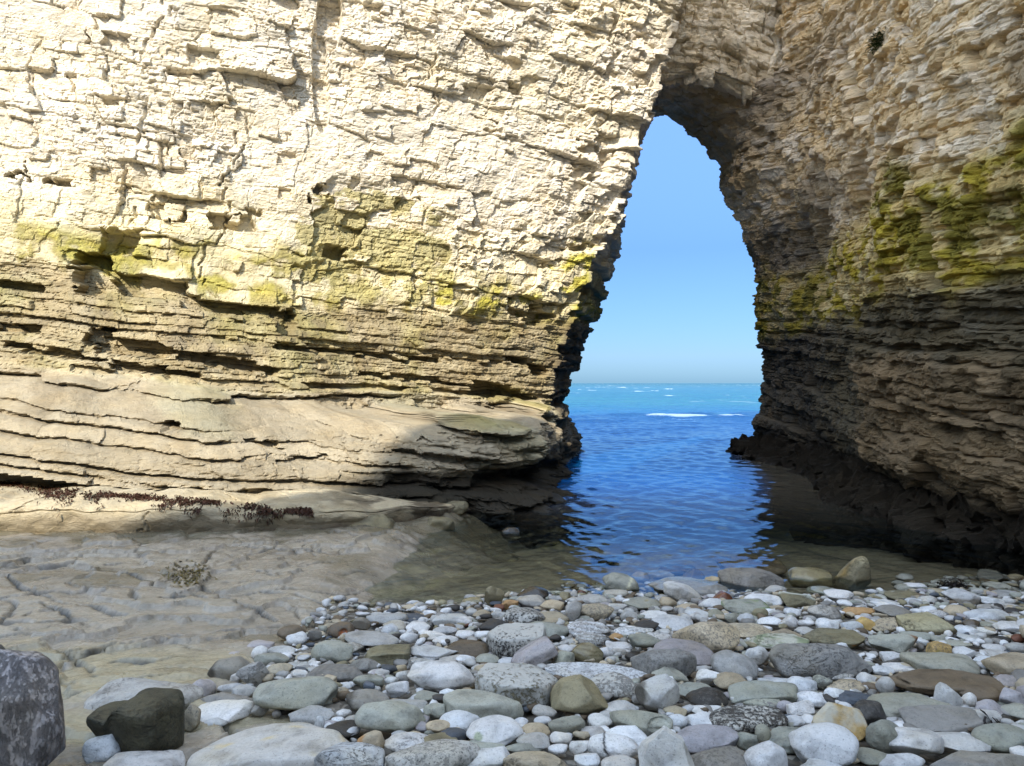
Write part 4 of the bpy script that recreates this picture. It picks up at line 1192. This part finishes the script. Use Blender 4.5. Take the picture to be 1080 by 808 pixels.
# ------------------------------------------------------------------ ground: rock platform and shingle
def build_ground():
    xs = np.concatenate([np.arange(-16, -6.2, .12), np.arange(-6.2, 1.3, .016)]); ys = np.concatenate([np.arange(.2, 2.4, .1), np.arange(2.4, 11.5, .022)])
    X, Y = np.meshgrid(xs, ys)
    wp = w_plat(X, Y)
    # beds seen on their flat side: long cracks and low steps
    u = X * .93 + Y * .37; v = -X * .37 + Y * .93
    B = blocks(u + .45 * fbm(X * .8, Y * .8, 0, 4, 505), v + .4 * fbm(X * .7, Y * .7, 3, 4, 506), .35, 1.2, 1.9, 511, .2, .8, .25)
    B2 = blocks(u * .9 + .5 * v, v - .3 * u + .2 * fbm(X, Y, 0, 4, 507), .14, .6, 3.4, 512, .15, 1.2, .3)
    on = sst(fbm(X * .9, Y * .9, 0, 3, 520), -.05, .25); on2 = sst(fbm(X * 1.3, Y * 1.3, 0, 3, 521), -.05, .2)
    D = .030 * (B['r'] - .5) + .025 * (B2['r'] - .5) * .5 + .03 * (B['r2'] - .5) * B['lx'] + .05 * (B['r3'] - .5) * B['lz']
    E1 = B['e'] + .012 * fbm(X * 9, Y * 9, 0, 3, 526); E2 = B2['e'] + .008 * fbm(X * 12, Y * 14, 0, 3, 527)
    D = D - .055 * on * (1 - sst(E1, .0, .014)) - .03 * on2 * (1 - sst(E2, .0, .010))
    cd = np.full(X.shape, 9.0)      # the joints that cross the platform
    for pl in (((40, 728), (56, 717), (108, 696), (137, 684), (178, 678), (238, 670), (290, 663)), ((160, 622), (200, 607), (214, 596), (230, 579)), ((0, 615), (33, 633), (93, 648), (130, 655)),
               ((89, 603), (130, 610), (160, 618)), ((208, 622), (240, 634), (290, 655)), ((275, 626), (320, 629), (371, 637)), ((256, 577), (300, 580), (357, 583)), ((320, 552), (372, 563), (400, 566)),
               ((-40, 668), (0, 664), (24, 661), (32, 655)), ((37, 640), (80, 664), (110, 668)), ((170, 633), (200, 633), (215, 637)), ((-60, 596), (0, 588), (60, 585)), ((60, 697), (95, 722), (100, 740)), ((120, 712), (160, 712)), ((245, 600), (290, 612))):
        P = [img_pt(q[0], q[1], F * (CAM_Z - .12) / (q[1] - 404))[:2] for q in pl]
        for (ax, ay), (bx, by) in zip(P[:-1], P[1:]):
            t = np.clip(((X - ax) * (bx - ax) + (Y - ay) * (by - ay)) / ((bx - ax) ** 2 + (by - ay) ** 2), 0, 1)
            cd = np.minimum(cd, np.hypot(X - ax - t * (bx - ax), (Y - ay - t * (by - ay)) * .8))
    cd = cd + .018 * fbm(X * 9, Y * 9, 0, 4, 528)
    ck = 1 - sst(np.abs(cd), .003, .016); on = on * .8
    tf = (.10 * fbm(u * .55, v * .8, 0, 4, 535) + .035 * fbm(u * 2.2, v * 3.0, 0, 4, 536) + .02 * v) / .042
    D = D * .85 + .042 * (np.floor(tf) + sst(tf - np.floor(tf), 0, .05) - tf)
    D = D - .045 * ck + .03 * sst(cd, 0, .4) * (hsh(np.floor(X * .6), np.floor(Y * .5), 0, 529) - .5) * 0
    D = D + .022 * fbm(X * 1.3, Y * 2.2, 0, 4, 523) + .012 * fbm(u * 5, v * 14, 0, 4, 524) + .004 * fbm(u * 20, v * 50, 0, 3, 525)
    Z = ground(X, Y) - .03 * (1 - wp) * 2 + D * wp
    Z = Z - .6 * sst(X, -.9, -.35) * sst(Y, 4, 7) * 0
    pat = fbm(X * .9, Y * 1.4, 0, 5, 531); pat2 = fbm(X * 4, Y * 7, 0, 4, 532)
    c = np.ones(X.shape + (3,)) * (.285, .245, .19)
    c = mixc(c, (.34, .30, .235), sst(pat, 0, .6) * .7)
    c = mixc(c, (.15, .13, .09), sst(pat2 - pat, .1, .8) * .7)
    c = mixc(c, (.36, .31, .18), sst(-Y + .6 * pat, -4.9, -3.8) * sst(pat2 + pat, .1, .6) * .6)
    gr = np.clip(on * (1 - sst(E1, .0, .018 + .03 * np.clip(pat2, 0, 1))) + .8 * on2 * (1 - sst(E2, .0, .013)), 0, 1)
    gr = np.maximum(gr, 1 - sst(np.abs(cd), .004, .016 + .03 * np.clip(pat2, 0, 1)))
    c = mixc(c, (.03, .027, .02), gr * .95)
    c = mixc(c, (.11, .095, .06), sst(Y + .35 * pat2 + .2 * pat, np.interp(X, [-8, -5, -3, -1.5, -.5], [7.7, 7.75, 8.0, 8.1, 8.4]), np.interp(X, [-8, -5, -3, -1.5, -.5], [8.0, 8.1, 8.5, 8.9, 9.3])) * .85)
    m, nt, out = newmat('wet_platform')
    at = N(nt, 'ShaderNodeVertexColor', layer_name='Col'); g = N(nt, 'ShaderNodeNewGeometry'); P = g.outputs['Position']
    n1 = noise(nt, P, 5, 7, .65); n2 = noise(nt, P, 40, 5, .7); n3 = noise(nt, P, 1.3, 4, .6, 1.0)
    b = N(nt, 'ShaderNodeBsdfPrincipled'); b.inputs['Specular IOR Level'].default_value = .5
    cc = mul(nt, at.outputs['Color'], ramp(nt, n1, [(.3, .72), (.6, 1.05)]).outputs[0]); cc = mul(nt, cc, ramp(nt, n2, [(.3, .75), (.6, 1.05)]).outputs[0], .7)
    L(nt, cc, b.inputs['Base Color'])
    L(nt, ramp(nt, n3, [(.40, .06), (.62, .38)]).outputs[0], b.inputs['Roughness'])
    lm = N(nt, 'ShaderNodeMapping'); lm.inputs['Rotation'].default_value = (0, 0, .35); lm.inputs['Scale'].default_value = (2.2, 14, 14); L(nt, P, lm.inputs[0]); n5 = noise(nt, lm.outputs[0], 1.6, 7, .7)
    nb = bump(nt, n1, .02, .5); nb = bump(nt, n2, .008, .6, nb); nb = bump(nt, n5, .018, .6, nb); L(nt, nb, b.inputs['Normal']); L(nt, b.outputs[0], out.inputs[0])
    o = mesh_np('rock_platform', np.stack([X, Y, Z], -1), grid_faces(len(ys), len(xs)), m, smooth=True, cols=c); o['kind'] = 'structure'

    # shingle and sea bed: one sheet out to the horizon
    xs = np.concatenate([-np.geomspace(3000, 9, 24), np.arange(-8, -2.6, .4), np.arange(-2.5, 7.6, .05), np.geomspace(8, 3000, 24)])
    ys = np.concatenate([[-30, -12, -5, -2], np.arange(0, 10.5, .05), np.arange(10.6, 30, .5), np.geomspace(31, 4000, 24)])
    X, Y = np.meshgrid(xs, ys)
    Z = g_beach(X, Y) - .02 + (.03 * fbm(X * 3, Y * 3, 0, 3, 541)) * (np.abs(X) < 9)
    wp = w_plat(X, Y); Z = np.where((wp > .02) & (Y < 13), Z - .35 * sst(wp, .3, .8), Z)
    m, nt, out = newmat('shingle_bed')
    g = N(nt, 'ShaderNodeNewGeometry'); P = g.outputs['Position']
    v = N(nt, 'ShaderNodeTexVoronoi'); v.inputs['Scale'].default_value = 28; L(nt, P, v.inputs['Vector'])
    n1 = noise(nt, P, 3, 6, .6)
    b = N(nt, 'ShaderNodeBsdfPrincipled'); b.inputs['Roughness'].default_value = .7
    hs = N(nt, 'ShaderNodeSeparateColor'); L(nt, v.outputs['Color'], hs.inputs[0])
    cc = ramp(nt, hs.outputs[0], [(0, (.05, .045, .04)), (.5, (.16, .14, .11)), (1, (.34, .31, .26))]).outputs[0]
    cc = mul(nt, cc, ramp(nt, n1, [(.3, .5), (.7, 1.0)]).outputs[0])
    szz = N(nt, 'ShaderNodeSeparateXYZ'); L(nt, P, szz.inputs[0]);
    mr = N(nt, 'ShaderNodeMapRange'); L(nt, szz.outputs['Z'], mr.inputs[0]); mr.inputs[1].default_value = .02; mr.inputs[2].default_value = -.12
    sand = mul(nt, ramp(nt, hs.outputs[0], [(0, (.11, .09, .055)), (1, (.22, .185, .125))]).outputs[0], ramp(nt, n1, [(.3, .7), (.7, 1.0)]).outputs[0]); cc = mixn(nt, mr.outputs[0], cc, sand)
    L(nt, cc, b.inputs['Base Color']); L(nt, bump(nt, v.outputs['Distance'], .02, -.8), b.inputs['Normal']); L(nt, b.outputs[0], out.inputs[0])
    o = mesh_np('beach', np.stack([X, Y, Z], -1), grid_faces(len(ys), len(xs)), m, smooth=True); o['kind'] = 'structure'


# ------------------------------------------------------------------ water
def build_water():
    tn = np.concatenate([np.linspace(-1.3, -.26, 50), np.linspace(-.25, .70, 420), np.linspace(.72, 1.4, 30)])
    ys = [4.5]
    while ys[-1] < 6000: ys.append(ys[-1] + max(.030, ys[-1] * .0042))
    ys = np.array(ys)
    T, Y = np.meshgrid(tn, ys); X = T * Y
    r = np.random.default_rng(5); Z = np.zeros_like(X)
    gx = np.gradient(X, axis=1); dyv = np.gradient(ys)[:, None] + 0 * X
    deep = sst(Y, 12, 45)
    for i in range(64):
        lam = np.exp(r.uniform(math.log(.12), math.log(7)))
        th = r.normal(0, .55 if lam > 1 else .8); k = 2 * math.pi / lam
        amp = np.minimum(lam, .7 + .3 * lam) * .0052 * r.uniform(.6, 1.3)
        loc = (.75 + .5 * vn(X * .25, Y * .25, 0, 600 + i)) * (np.where(lam > .8, deep, 1.0) if lam <= 3 else deep * 1.2)
        loc = loc * sst(lam, 1.2 * np.maximum(dyv, np.abs(gx) * .5), 4 * np.maximum(dyv, np.abs(gx) * .5))
        ph = k * (X * math.sin(th) + Y * math.cos(th)) + r.uniform(0, 6.28)
        s = np.sin(ph); Z += amp * loc * (s + .25 * np.cos(2 * ph))
    calm = sst(Y, 5.5, 8.0) * .6 + .4
    calm = calm * (1.25 - .25 * sst(X, -1.8, .8))
    Z = Z * calm
    # low breaker and white horses out at sea
    bx = sst(X, 6.2, 8) * sst(-X, -13.5, -11.5)
    yb = 40 + .6 * np.sin(X * .9) + .05 * (X - 9) ** 2
    ridge = np.exp(-((Y - yb) / 1.3) ** 2) * bx; Z += .13 * ridge
    fo = sst(ridge + .55 * fbm(X * 1.6, Y * .9, 0, 4, 701), .60, 1.15) * (Y < yb + .8)
    cap = fbm(X * .10, Y * .030, 0, 3, 711) * .6 + .6 * fbm(X * .5, Y * .12, 0, 4, 712)
    fo = np.maximum(fo, sst(cap, .60, .80) * sst(Y, 60, 130)); fo = np.clip(fo, 0, 1) * .8
    shallow = -ground(X, Y)
    depth = sst(shallow, .12, 1.0)
    far = sst(Y, 14, 75)
    m, nt, out = newmat('sea_water')
    aD = N(nt, 'ShaderNodeAttribute', attribute_name='depth'); aF = N(nt, 'ShaderNodeAttribute', attribute_name='far'); aO = N(nt, 'ShaderNodeAttribute', attribute_name='foam')
    g = N(nt, 'ShaderNodeNewGeometry'); P = g.outputs['Position']
    mp = N(nt, 'ShaderNodeMapping'); mp.inputs['Scale'].default_value = (.55, 1, 1); L(nt, P, mp.inputs[0])
    n1 = noise(nt, mp.outputs[0], 5.0, 4, .55, .3); n2 = noise(nt, mp.outputs[0], .35, 6, .62, .2)
    bd = N(nt, 'ShaderNodeMath', operation='MULTIPLY_ADD'); aX = N(nt, 'ShaderNodeAttribute', attribute_name='chop'); L(nt, aX.outputs['Fac'], bd.inputs[0]); bd.inputs[1].default_value = .4; bd.inputs[2].default_value = .0
    nb = bump(nt, n1, .018, .45)
    b2 = N(nt, 'ShaderNodeBump'); b2.inputs['Distance'].default_value = .9; L(nt, n2, b2.inputs['Height']); L(nt, bd.outputs[0], b2.inputs['Strength']); L(nt, nb, b2.inputs['Normal']); nb = b2.outputs[0]
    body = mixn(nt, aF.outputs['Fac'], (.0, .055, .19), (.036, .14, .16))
    n4 = noise(nt, mp.outputs[0], .06, 4, .6)
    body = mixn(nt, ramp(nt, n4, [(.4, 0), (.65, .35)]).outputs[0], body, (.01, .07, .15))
    aC = N(nt, 'ShaderNodeAttribute', attribute_name='cove'); aI = N(nt, 'ShaderNodeAttribute', attribute_name='inlet_lift'); body = mixn(nt, aI.outputs['Fac'], body, (.0, .15, .52)); body = mixn(nt, aC.outputs['Fac'], body, (.075, .062, .042))  # inlet painted brighter blue to offset the shade on the water there
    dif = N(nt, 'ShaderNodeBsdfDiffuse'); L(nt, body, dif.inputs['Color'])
    tr = N(nt, 'ShaderNodeBsdfTransparent'); L(nt, mixn(nt, aD.outputs['Fac'], (.93, .93, .86), (.20, .42, .45)), tr.inputs[0])
    m1 = N(nt, 'ShaderNodeMixShader'); L(nt, ramp(nt, aD.outputs['Fac'], [(.15, 0), (.85, 1)]).outputs[0], m1.inputs[0]); L(nt, tr.outputs[0], m1.inputs[1]); L(nt, dif.outputs[0], m1.inputs[2])
    gl = N(nt, 'ShaderNodeBsdfGlossy'); gl.inputs['Roughness'].default_value = .04; gl.inputs['Color'].default_value = (.58, .78, 1.0, 1); L(nt, nb, gl.inputs['Normal'])
    fr = N(nt, 'ShaderNodeFresnel'); fr.inputs['IOR'].default_value = 1.34; L(nt, nb, fr.inputs['Normal'])
    m2 = N(nt, 'ShaderNodeMixShader'); fm = N(nt, 'ShaderNodeMath', operation='MULTIPLY_ADD'); L(nt, aF.outputs['Fac'], fm.inputs[0]); fm.inputs[1].default_value = -.40; fm.inputs[2].default_value = 1.0
    f2 = N(nt, 'ShaderNodeMath', operation='MULTIPLY'); L(nt, fr.outputs[0], f2.inputs[0]); L(nt, fm.outputs[0], f2.inputs[1]); L(nt, f2.outputs[0], m2.inputs[0]); L(nt, m1.outputs[0], m2.inputs[1]); L(nt, gl.outputs[0], m2.inputs[2])
    fd = N(nt, 'ShaderNodeBsdfDiffuse'); fd.inputs['Color'].default_value = (.75, .78, .78, 1)
    m3 = N(nt, 'ShaderNodeMixShader'); L(nt, aO.outputs['Fac'], m3.inputs[0]); L(nt, m2.outputs[0], m3.inputs[1]); L(nt, fd.outputs[0], m3.inputs[2])
    L(nt, m3.outputs[0], out.inputs[0])
    o = mesh_np('sea', np.stack([X, Y, Z], -1), grid_faces(len(ys), len(tn)), m, smooth=True, attrs={'depth': depth, 'far': far, 'foam': fo, 'chop': sst(Y, 22, 60) * (1 - .85 * sst(Y, 60, 200)), 'inlet_lift': sst(-Y, -17, -12), 'cove': np.clip(sst(-Y, -15, -10) + sst(X - np.interp(Y, [5, 15, 20, 24], [3.0, 4.4, 5.5, 9]), -.3, .8) * sst(-Y, -24, -20), 0, 1)}); o['kind'] = 'structure'


# ------------------------------------------------------------------ seaweed, a tuft on the cliff, fallen rocks
def leaf_mat(name, c, rough=.5):
    m, nt, out = newmat(name); b = N(nt, 'ShaderNodeBsdfPrincipled'); g = N(nt, 'ShaderNodeNewGeometry')
    n1 = noise(nt, g.outputs['Position'], 30, 3, .6)
    L(nt, ramp(nt, n1, [(.3, tuple(q * .55 for q in c)), (.7, tuple(min(1, q * 1.3) for q in c))]).outputs[0], b.inputs['Base Color'])
    b.inputs['Roughness'].default_value = rough; b.inputs['Specular IOR Level'].default_value = .12; L(nt, b.outputs[0], out.inputs[0]); return m


def ribbons(name, pts, mat, length, width, seed, droop=1.0, spread=1.0, parent=None, up=0.0):
    r = np.random.default_rng(seed); Vs = []; Fs = []; off = 0
    for (x, y, z) in pts:
        a = r.uniform(0, 6.28); ln = length * r.uniform(.5, 1.3); w = width * r.uniform(.6, 1.4)
        d = np.array([math.cos(a) * spread, math.sin(a) * spread, up * r.uniform(.5, 1.2) - .25 * droop * (1 - up)]); d /= np.linalg.norm(d)
        s = np.cross(d, [0, 0, 1.0]); s /= (np.linalg.norm(s) + 1e-6)
        p = np.array([x, y, z]); row = []
        for i in range(5):
            t = i / 4; ww = w * (1 - .75 * t) * (1 + .4 * math.sin(9 * t + a))
            row += [p - s * ww, p + s * ww]
            d = d + np.array([r.normal(0, .25), r.normal(0, .25), -.35 * droop]); d /= np.linalg.norm(d)
            p = p + d * ln / 4
        Vs.append(np.array(row)); f = [[2 * i, 2 * i + 1, 2 * i + 3, 2 * i + 2] for i in range(4)]
        Fs.append(np.array(f) + off); off += 10
    return mesh_np(name, np.concatenate(Vs), np.concatenate(Fs), mat, parent)




def build_extras():
    from mathutils.bvhtree import BVHTree
    from mathutils import Vector
    dg = None
    r = np.random.default_rng(3)

    def caster(names):
        out = []
        for o in bpy.data.objects:
            if o.type == 'MESH' and o.name.split('.')[0] in names:
                out.append((o, BVHTree.FromPolygons([v.co for v in o.data.vertices], [p.vertices for p in o.data.polygons])))
        def cast(xi, yi):
            d = Vector(((xi - 540) / F, 1.0, -(yi - 404) / F)).normalized(); best = None
            for o, b in out:
                h = b.ray_cast(Vector((0, 0, CAM_Z)), d)
                if h[0] is not None and (best is None or h[3] < best[1]): best = (h[0], h[3])
            return best[0] if best else None
        return cast
    cast = caster({'sea_cliff', 'ledge', 'rock_platform'})
    # the band of dark red seaweed in the undercut
    pts = []
    for _ in range(4600):
        t = r.random() ** .9; xi = t * 330; yi = np.interp(xi, [0, 60, 130, 200, 260, 330], [509, 516, 522, 526, 532, 538]) + 1.2 * r.normal() * 1 + abs(r.normal(0, 1)) * np.interp(xi, [0, 30, 60, 250, 330], [2.5, 3.5, 6, 7, 5]) * (.25 + .9 * max(0, .5 + float(vn(xi / 17, 3.3, 0, 801))))
        if r.random() > .72 + 1.0 * float(vn(xi / 14, yi / 5, 0, 802)) + .25 * float(vn(xi / 5, yi / 3, 0, 803)): continue
        p = cast(xi, yi)
        if p is not None and p.y < 11: pts.append((p.x, p.y - .02, p.z + .02))
    o = ribbons('seaweed', pts, leaf_mat('red_seaweed', (.042, .018, .010)), .05, .009, 31, 1.2)
    tag(o, 'band of dark red seaweed hanging along the crack above the low ledge', 'seaweed', kind='stuff')
    # olive tuft on the platform
    pts = []
    for _ in range(260):
        p = cast(196 + r.normal(0, 11), 606 + r.normal(0, 6))
        if p is not None: pts.append((p.x, p.y, p.z + .012))
    o = ribbons('seaweed_clump', pts, leaf_mat('olive_seaweed', (.11, .085, .03), .35), .09, .008, 33, .9)
    tag(o, 'tangled olive brown seaweed clump lying on the flat wet rock', 'seaweed')
    # weed on the pebbles at the right
    pts = [img_pt(1005 + r.normal(0, 8), 617 + r.normal(0, 3.2), 6.75) for _ in range(220)]
    o = ribbons('seaweed_clump', [(a, b, c) for a, b, c in pts], leaf_mat('black_seaweed', (.018, .014, .012), .3), .07, .010, 35, .5, up=.3)
    tag(o, 'black shiny seaweed clump on the pebbles near the right shoreline', 'seaweed')
    x, y, z = img_pt(1029, 765, 3.35)
    pts = [(x + r.normal(0, .035), y - .04 + r.normal(0, .03), z + .02 + r.normal(0, .03)) for _ in range(70)]
    o = ribbons('seaweed_clump', pts, bpy.data.materials['black_seaweed'], .10, .006, 36, 1.0)
    tag(o, 'thin dark seaweed strands caught beside the large grey-green oval boulder', 'seaweed')
    # green tuft on the shaded wall
    p = cast(926, 45)
    if p is not None:
        pts = [(p.x - .03 + r.normal(0, .03), p.y + r.normal(0, .07), p.z + r.normal(0, .07)) for _ in range(170)]
        o = ribbons('cliff_plant', pts, leaf_mat('tuft_leaf', (.05, .075, .025), .7), .13, .012, 37, .5, up=.5)
        tag(o, 'small dark green plant growing from the shaded cliff high on the right', 'plant')
    # fallen rocks at the foot of the left cliff, and the grey boulder at the picture's left edge
    for i, (x0, y0, x1, y1, col, shp, tex, lab) in enumerate((
            (360, 540, 419, 575, 'e', 's', 'c', 'broad weathered rock block at the low ledge end of the sunlit cliff'),
            (414, 531, 440, 550, 'e', 'a', 'c', 'small tilted rock lying in the dark weed above the ledge block'),
            (446, 545, 480, 566, 'e', 's', 'c', 'squarish rock at the water under the sunlit cliff'),
            (462, 529, 494, 544, 'e', 'f', 'c', 'flat rock among dark weed right of the small tilted one'),
            (-40, 686, 73, 830, 'v', 'a', 'q', 'big pitted grey-purple boulder at the left edge of the beach'),
            (-50, 672, 11, 760, 'm', 'a', 'k', 'dark boulder tip behind the big grey-purple one at the left edge'),
            (530, 552, 548, 560, 'd', 'f', 'w', 'small dark rock just breaking the brown water near the cliff'))):
        x, y, z, a, b, c = place_box(x0, y0, x1, y1, .8, .75)
        if i == 6: y = img_pt(540, 558, 9.3)[1]; x, y, z = img_pt(539, 557, 9.2); z = -.03; a, b, c = .11, .1, .08
        if i in (0, 1, 2, 3):
            d = {0: 9.15, 1: 9.7, 2: 9.4, 3: 10.2}[i]; x, y, z = img_pt((x0 + x1) / 2, (y0 + y1) / 2, d); a = (x1 - x0) / 2 / F * d; c = (y1 - y0) / 2 / F * d; b = a * .8
        V, Fc = stone_verts(a, b, c, shp, 7000 + i, 5); zb = V[:, 2].min()
        o = mesh_np('boulder', V - np.array([0, 0, zb]), Fc, MATS[tex], smooth=True, loc=(x, y, z + zb), cols=np.ones((len(V), 3)) / 4)
        k = STONE[col][0]; f = {0: .9, 1: .75, 2: .8, 3: .75, 4: .95, 5: .6}.get(i, 1); o.color = (k[0] * f, k[1] * f, k[2] * f, 1)
        tag(o, lab, 'boulder', 'fallen rocks')


# ------------------------------------------------------------------ light, sky, camera
def build_light():
    w = bpy.data.worlds.new('World'); S.world = w; w.use_nodes = True; nt = w.node_tree; nt.nodes.clear()
    sky = N(nt, 'ShaderNodeTexSky', sky_type='NISHITA'); sky.sun_disc = False
    sky.sun_elevation = SUN_EL; sky.sun_rotation = math.pi - SUN_AZ * -1 if False else math.radians(180 + 22)
    sky.air_density = 1.0; sky.dust_density = .3; sky.ozone_density = 3.0; sky.altitude = 0
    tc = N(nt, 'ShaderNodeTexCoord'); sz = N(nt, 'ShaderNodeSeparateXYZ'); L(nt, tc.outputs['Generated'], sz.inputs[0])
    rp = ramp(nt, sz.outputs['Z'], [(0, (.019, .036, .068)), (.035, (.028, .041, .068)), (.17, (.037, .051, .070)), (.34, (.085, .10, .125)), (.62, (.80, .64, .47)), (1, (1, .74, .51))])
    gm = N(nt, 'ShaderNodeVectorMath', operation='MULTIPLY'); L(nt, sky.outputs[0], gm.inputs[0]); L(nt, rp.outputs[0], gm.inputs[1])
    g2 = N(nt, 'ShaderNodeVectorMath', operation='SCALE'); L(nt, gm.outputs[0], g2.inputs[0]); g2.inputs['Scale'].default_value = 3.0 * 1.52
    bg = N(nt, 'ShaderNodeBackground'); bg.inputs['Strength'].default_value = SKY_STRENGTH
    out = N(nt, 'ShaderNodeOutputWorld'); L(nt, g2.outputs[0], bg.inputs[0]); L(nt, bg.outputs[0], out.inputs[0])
    ld = bpy.data.lights.new('sun', 'SUN'); ld.energy = SUN_STRENGTH; ld.angle = math.radians(.53); ld.color = (1.0, .93, .80)
    o = bpy.data.objects.new('sun', ld); COL.objects.link(o)
    from mathutils import Vector
    d = Vector((math.sin(SUN_AZ) * math.cos(SUN_EL), -math.cos(SUN_AZ) * math.cos(SUN_EL), math.sin(SUN_EL)))
    o.rotation_euler = d.to_track_quat('Z', 'Y').to_euler(); o.location = d * 60


def build_camera():
    cd = bpy.data.cameras.new('camera'); cd.sensor_fit = 'HORIZONTAL'; cd.sensor_width = 36; cd.lens = F / 1080 * 36
    cd.clip_start = .05; cd.clip_end = 20000
    o = bpy.data.objects.new('camera', cd); COL.objects.link(o); o.location = (0, 0, CAM_Z); o.rotation_euler = (math.radians(90), 0, 0)
    S.camera = o


SKY_STRENGTH = .15
SUN_STRENGTH = 2.8
vs = S.view_settings; vs.view_transform = 'Standard'; vs.look = 'None'; vs.gamma = 1; vs.use_curve_mapping = False; vs.exposure = 1.55
S.cycles.max_bounces = 8; S.cycles.diffuse_bounces = 4; S.cycles.transparent_max_bounces = 12; S.cycles.caustics_reflective = False

build_camera()
build_light()
lc = left_cliff(); tag(lc, 'tall sunlit chalk cliff, white above and brown-bedded below, left of the arch', 'cliff')
left_ledge(lc)
rc = right_cliff(None); tag(rc, 'shaded chalk cliff with a green belt, carrying the arch on the right', 'cliff')
shade_headland()
build_ground()
build_water()
rows = build_stones()
build_pebble_bed(rows)
build_extras()
